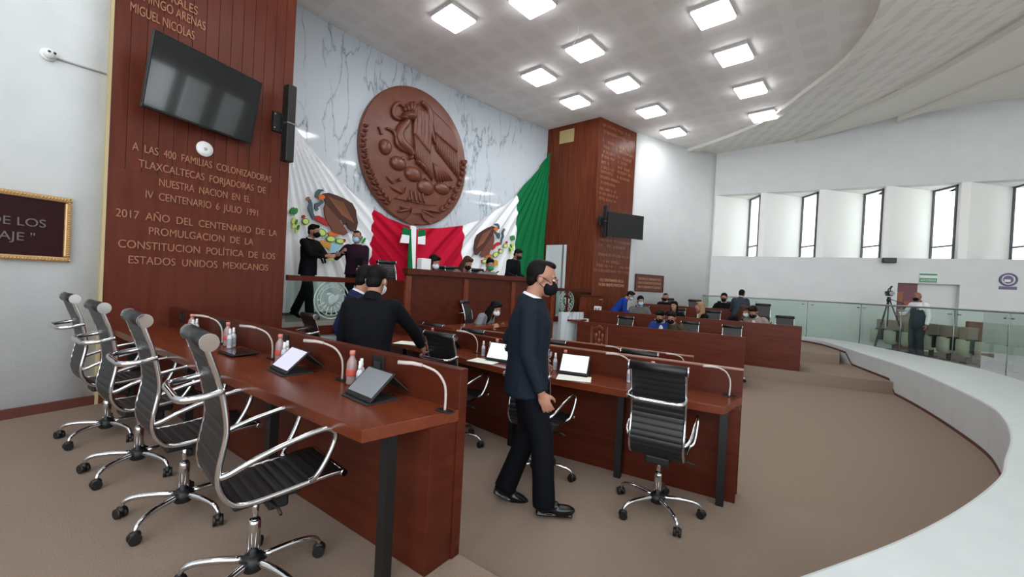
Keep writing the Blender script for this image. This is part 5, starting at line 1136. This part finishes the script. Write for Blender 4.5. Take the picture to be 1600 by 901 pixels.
q = sp(797, 405, 22.9); person('person in black standing bent over the right end of the presidium', q, fr_(q) + 8, lean=15, hy=10, hp=22, wr=(.18, .36, 1.0), wl=(-.12, .40, .99), scale=.95, top='cloth_black', legs='cloth_black', skin='skin_dark', mask='mask_black', coat=False, collar=None)
o = MB().box((0, 0, .20), (.18, .16, .40), bev=.008).build('white_box', 'white_plastic'); o.location = Vector(onc(662, 420, 22.3).xy.to_tuple() + (PT - .21,)); o.rotation_euler = (0, 0, R_(42)); tag(o, 'white box standing on the presidium below the flag knot', 'box')
q = onc(741, 500, 21.72); person('woman with long black hair bending low at the clerk desk, white mask', (q.x, q.y, .3), -25, seated=True, lean=34, hp=30, hy=10, wr=(.18, .42, .72), wl=(-.18, .42, .72), scale=.98, top='cloth_grey', legs='cloth_black', style='long', mask='mask_white', coat=False, girth=.92, collar=None)
# benches
def bp(label, P, z, px, py, back, topz=1.28, rot=0, **k):
    l_, s_ = head_loc(px, py, P, E, back, z, topz); person(label, l_, FB + rot, seated=k.pop('seated', True), scale=max(.86, min(1.08, s_)), **k)
bp('man in bright blue jacket at the lowest bench, head bowed', PA, 0, 1036, 486, .72, 1.22, rot=5, lean=18, hp=28, hy=-20, top='royal_blue', mask='mask_black', shirt='cloth_white', wr=(.18, .36, .78), wl=(-.18, .36, .78))
bp('person in olive jacket with dark bushy hair at the lowest bench', PA, 0, 1060, 490, .70, 1.2, rot=-25, lean=20, hp=20, hy=25, top='olive', hair='hair', style='short', mask='mask_black', skin='skin', wr=(.15, .36, .78), wl=(-.2, .34, .78), collar=None)
bp('man in grey sweater and blue mask at the left of the middle bench', PB, .23, 1000, 463, .72, 1.27, rot=20, lean=6, hp=12, hy=5, top='grey_knit', mask='mask_blue', coat=False, wr=(.2, .36, .78), wl=(-.2, .36, .78))
bp('woman in black with long dark hair, pale face, at the middle bench', PB, .23, 1057, 473, .72, 1.24, rot=-10, lean=10, hp=2, top='cloth_black', style='long', mask=None, coat=False, girth=.9, collar=None, wr=(.16, .36, .78), wl=(-.16, .36, .78))
bp('blonde woman at the middle bench looking to the left', PB, .23, 1100, 474, .72, 1.26, rot=-62, lean=4, hp=2, hy=-5, top='cloth_black', hair='hair_blond', style='long', mask=None, girth=.9, collar='cloth_white', shirt='cloth_white', wr=(.2, .3, .78), wl=(-.2, .3, .78))
bp('brown-haired woman with white mask bowing at the middle bench', PB, .23, 1147, 479, .66, 1.18, rot=40, lean=24, hp=20, hy=25, top='cloth_black', hair='hair_brown', style='long', mask='mask_white', girth=.9, collar=None, wr=(.14, .3, .80), wl=(-.16, .36, .76))
bp('man in light grey blazer bent forward at the middle bench', PB, .23, 1183, 472, .70, 1.20, rot=-8, lean=26, hp=34, hy=-10, top='blazer_grey', mask='mask_black', shirt='cloth_white', girth=1.1, wr=(.34, .34, .76), wl=(-.2, .38, .76))
bp('lone dark-clothed man at the left of the rearmost bench', PC, .46, 1041, 460, .76, 1.25, lean=6, hp=10, top='cloth_black', mask='mask_black', style='receding', wr=(.2, .34, .78), wl=(-.2, .34, .78))
bp('man in black with dark mask seated at the rearmost bench', PC, .46, 1132, 459, .74, 1.27, lean=4, hp=4, top='cloth_black', mask='mask_black', girth=1.1, wr=(.2, .34, .78), wl=(-.2, .34, .78))
q = onv(1155, 470, Vector((PC[0], PC[1], 0)) - N * .45, E); person('man in slate jacket standing with his back turned at the rearmost bench', (q.x, q.y, .46), FB + 168, lean=18, hp=10, scale=.86, top='slate', legs='trouser_navy', mask=None, girth=1.1, wr=(.2, .36, .95), wl=(-.2, .36, .95))
q = onv(968, 470, Vector((PB[0], PB[1], 0)) + N * .55, E); person('man in bright blue sweater standing bent over the middle bench, blue mask', (q.x - .12, q.y + .05, .23), -12, lean=38, hp=30, hy=-8, scale=.95, top='sweater_blue', legs='trouser_navy', mask='mask_blue', coat=False, collar=None, wr=(.16, .50, .90), wl=(-.12, .52, .92))
# cameraman in the gallery
q = G(1432, 553, .42); q = Vector((q.x, q.y)) ; q = q.normalized() * (q.length * .97)
person('bald cameraman in dark vest with white sleeves behind the glass railing', (q.x, q.y, .40), 185, lean=3, hy=10, hp=10, scale=.98, top='cloth_white', legs='slate', mask='mask_black', style='bald', hair='skin', skin='skin_dark', girth=1.04, wr=(.24, .34, 1.12), wl=(-.27, .08, .86), collar='cloth_black')
ve = MB(); ve.loft([[(rx_ * math.cos(2 * math.pi * i / 18), .005 + ry_ * math.sin(2 * math.pi * i / 18), z) for i in range(18)] for z, rx_, ry_ in ((.76, .208, .158), (.95, .204, .158), (1.1, .190, .148), (1.3, .200, .152), (1.38, .176, .128), (1.44, .118, .096))])
ve.build('vest', 'slate', [o for o in bpy.data.objects if o.get('label', '').startswith('bald cameraman')][0])
# ------------------------------------------------------------------ far gallery wall out of frame, with the windows the large screen mirrors
mb = MB(); ys = sorted([(h_.y - .42, h_.y + .42) for h_ in wins]); zlo = min(h_.z for h_ in wins) - .9; zhi = max(h_.z for h_ in wins) + .8
mb.box((XR + .1, 2, zlo / 2), (.2, 20, zlo)); mb.box((XR + .1, 2, (zhi + 8.4) / 2), (.2, 20, 8.4 - zhi))
edges = [-8] + [v for p in ys for v in p] + [12]
for i in range(0, len(edges), 2):
    if edges[i + 1] > edges[i]: mb.box((XR + .1, (edges[i] + edges[i + 1]) / 2, (zlo + zhi) / 2), (.2, edges[i + 1] - edges[i], zhi - zlo))
struct(mb.build('wall_gallery_side', 'plaster'))
for o in bpy.data.objects:
    if o.get('label') and len(o['label'].replace('-', ' ').split()) > 16: print('LONG', len(o['label'].split()), o['label'])
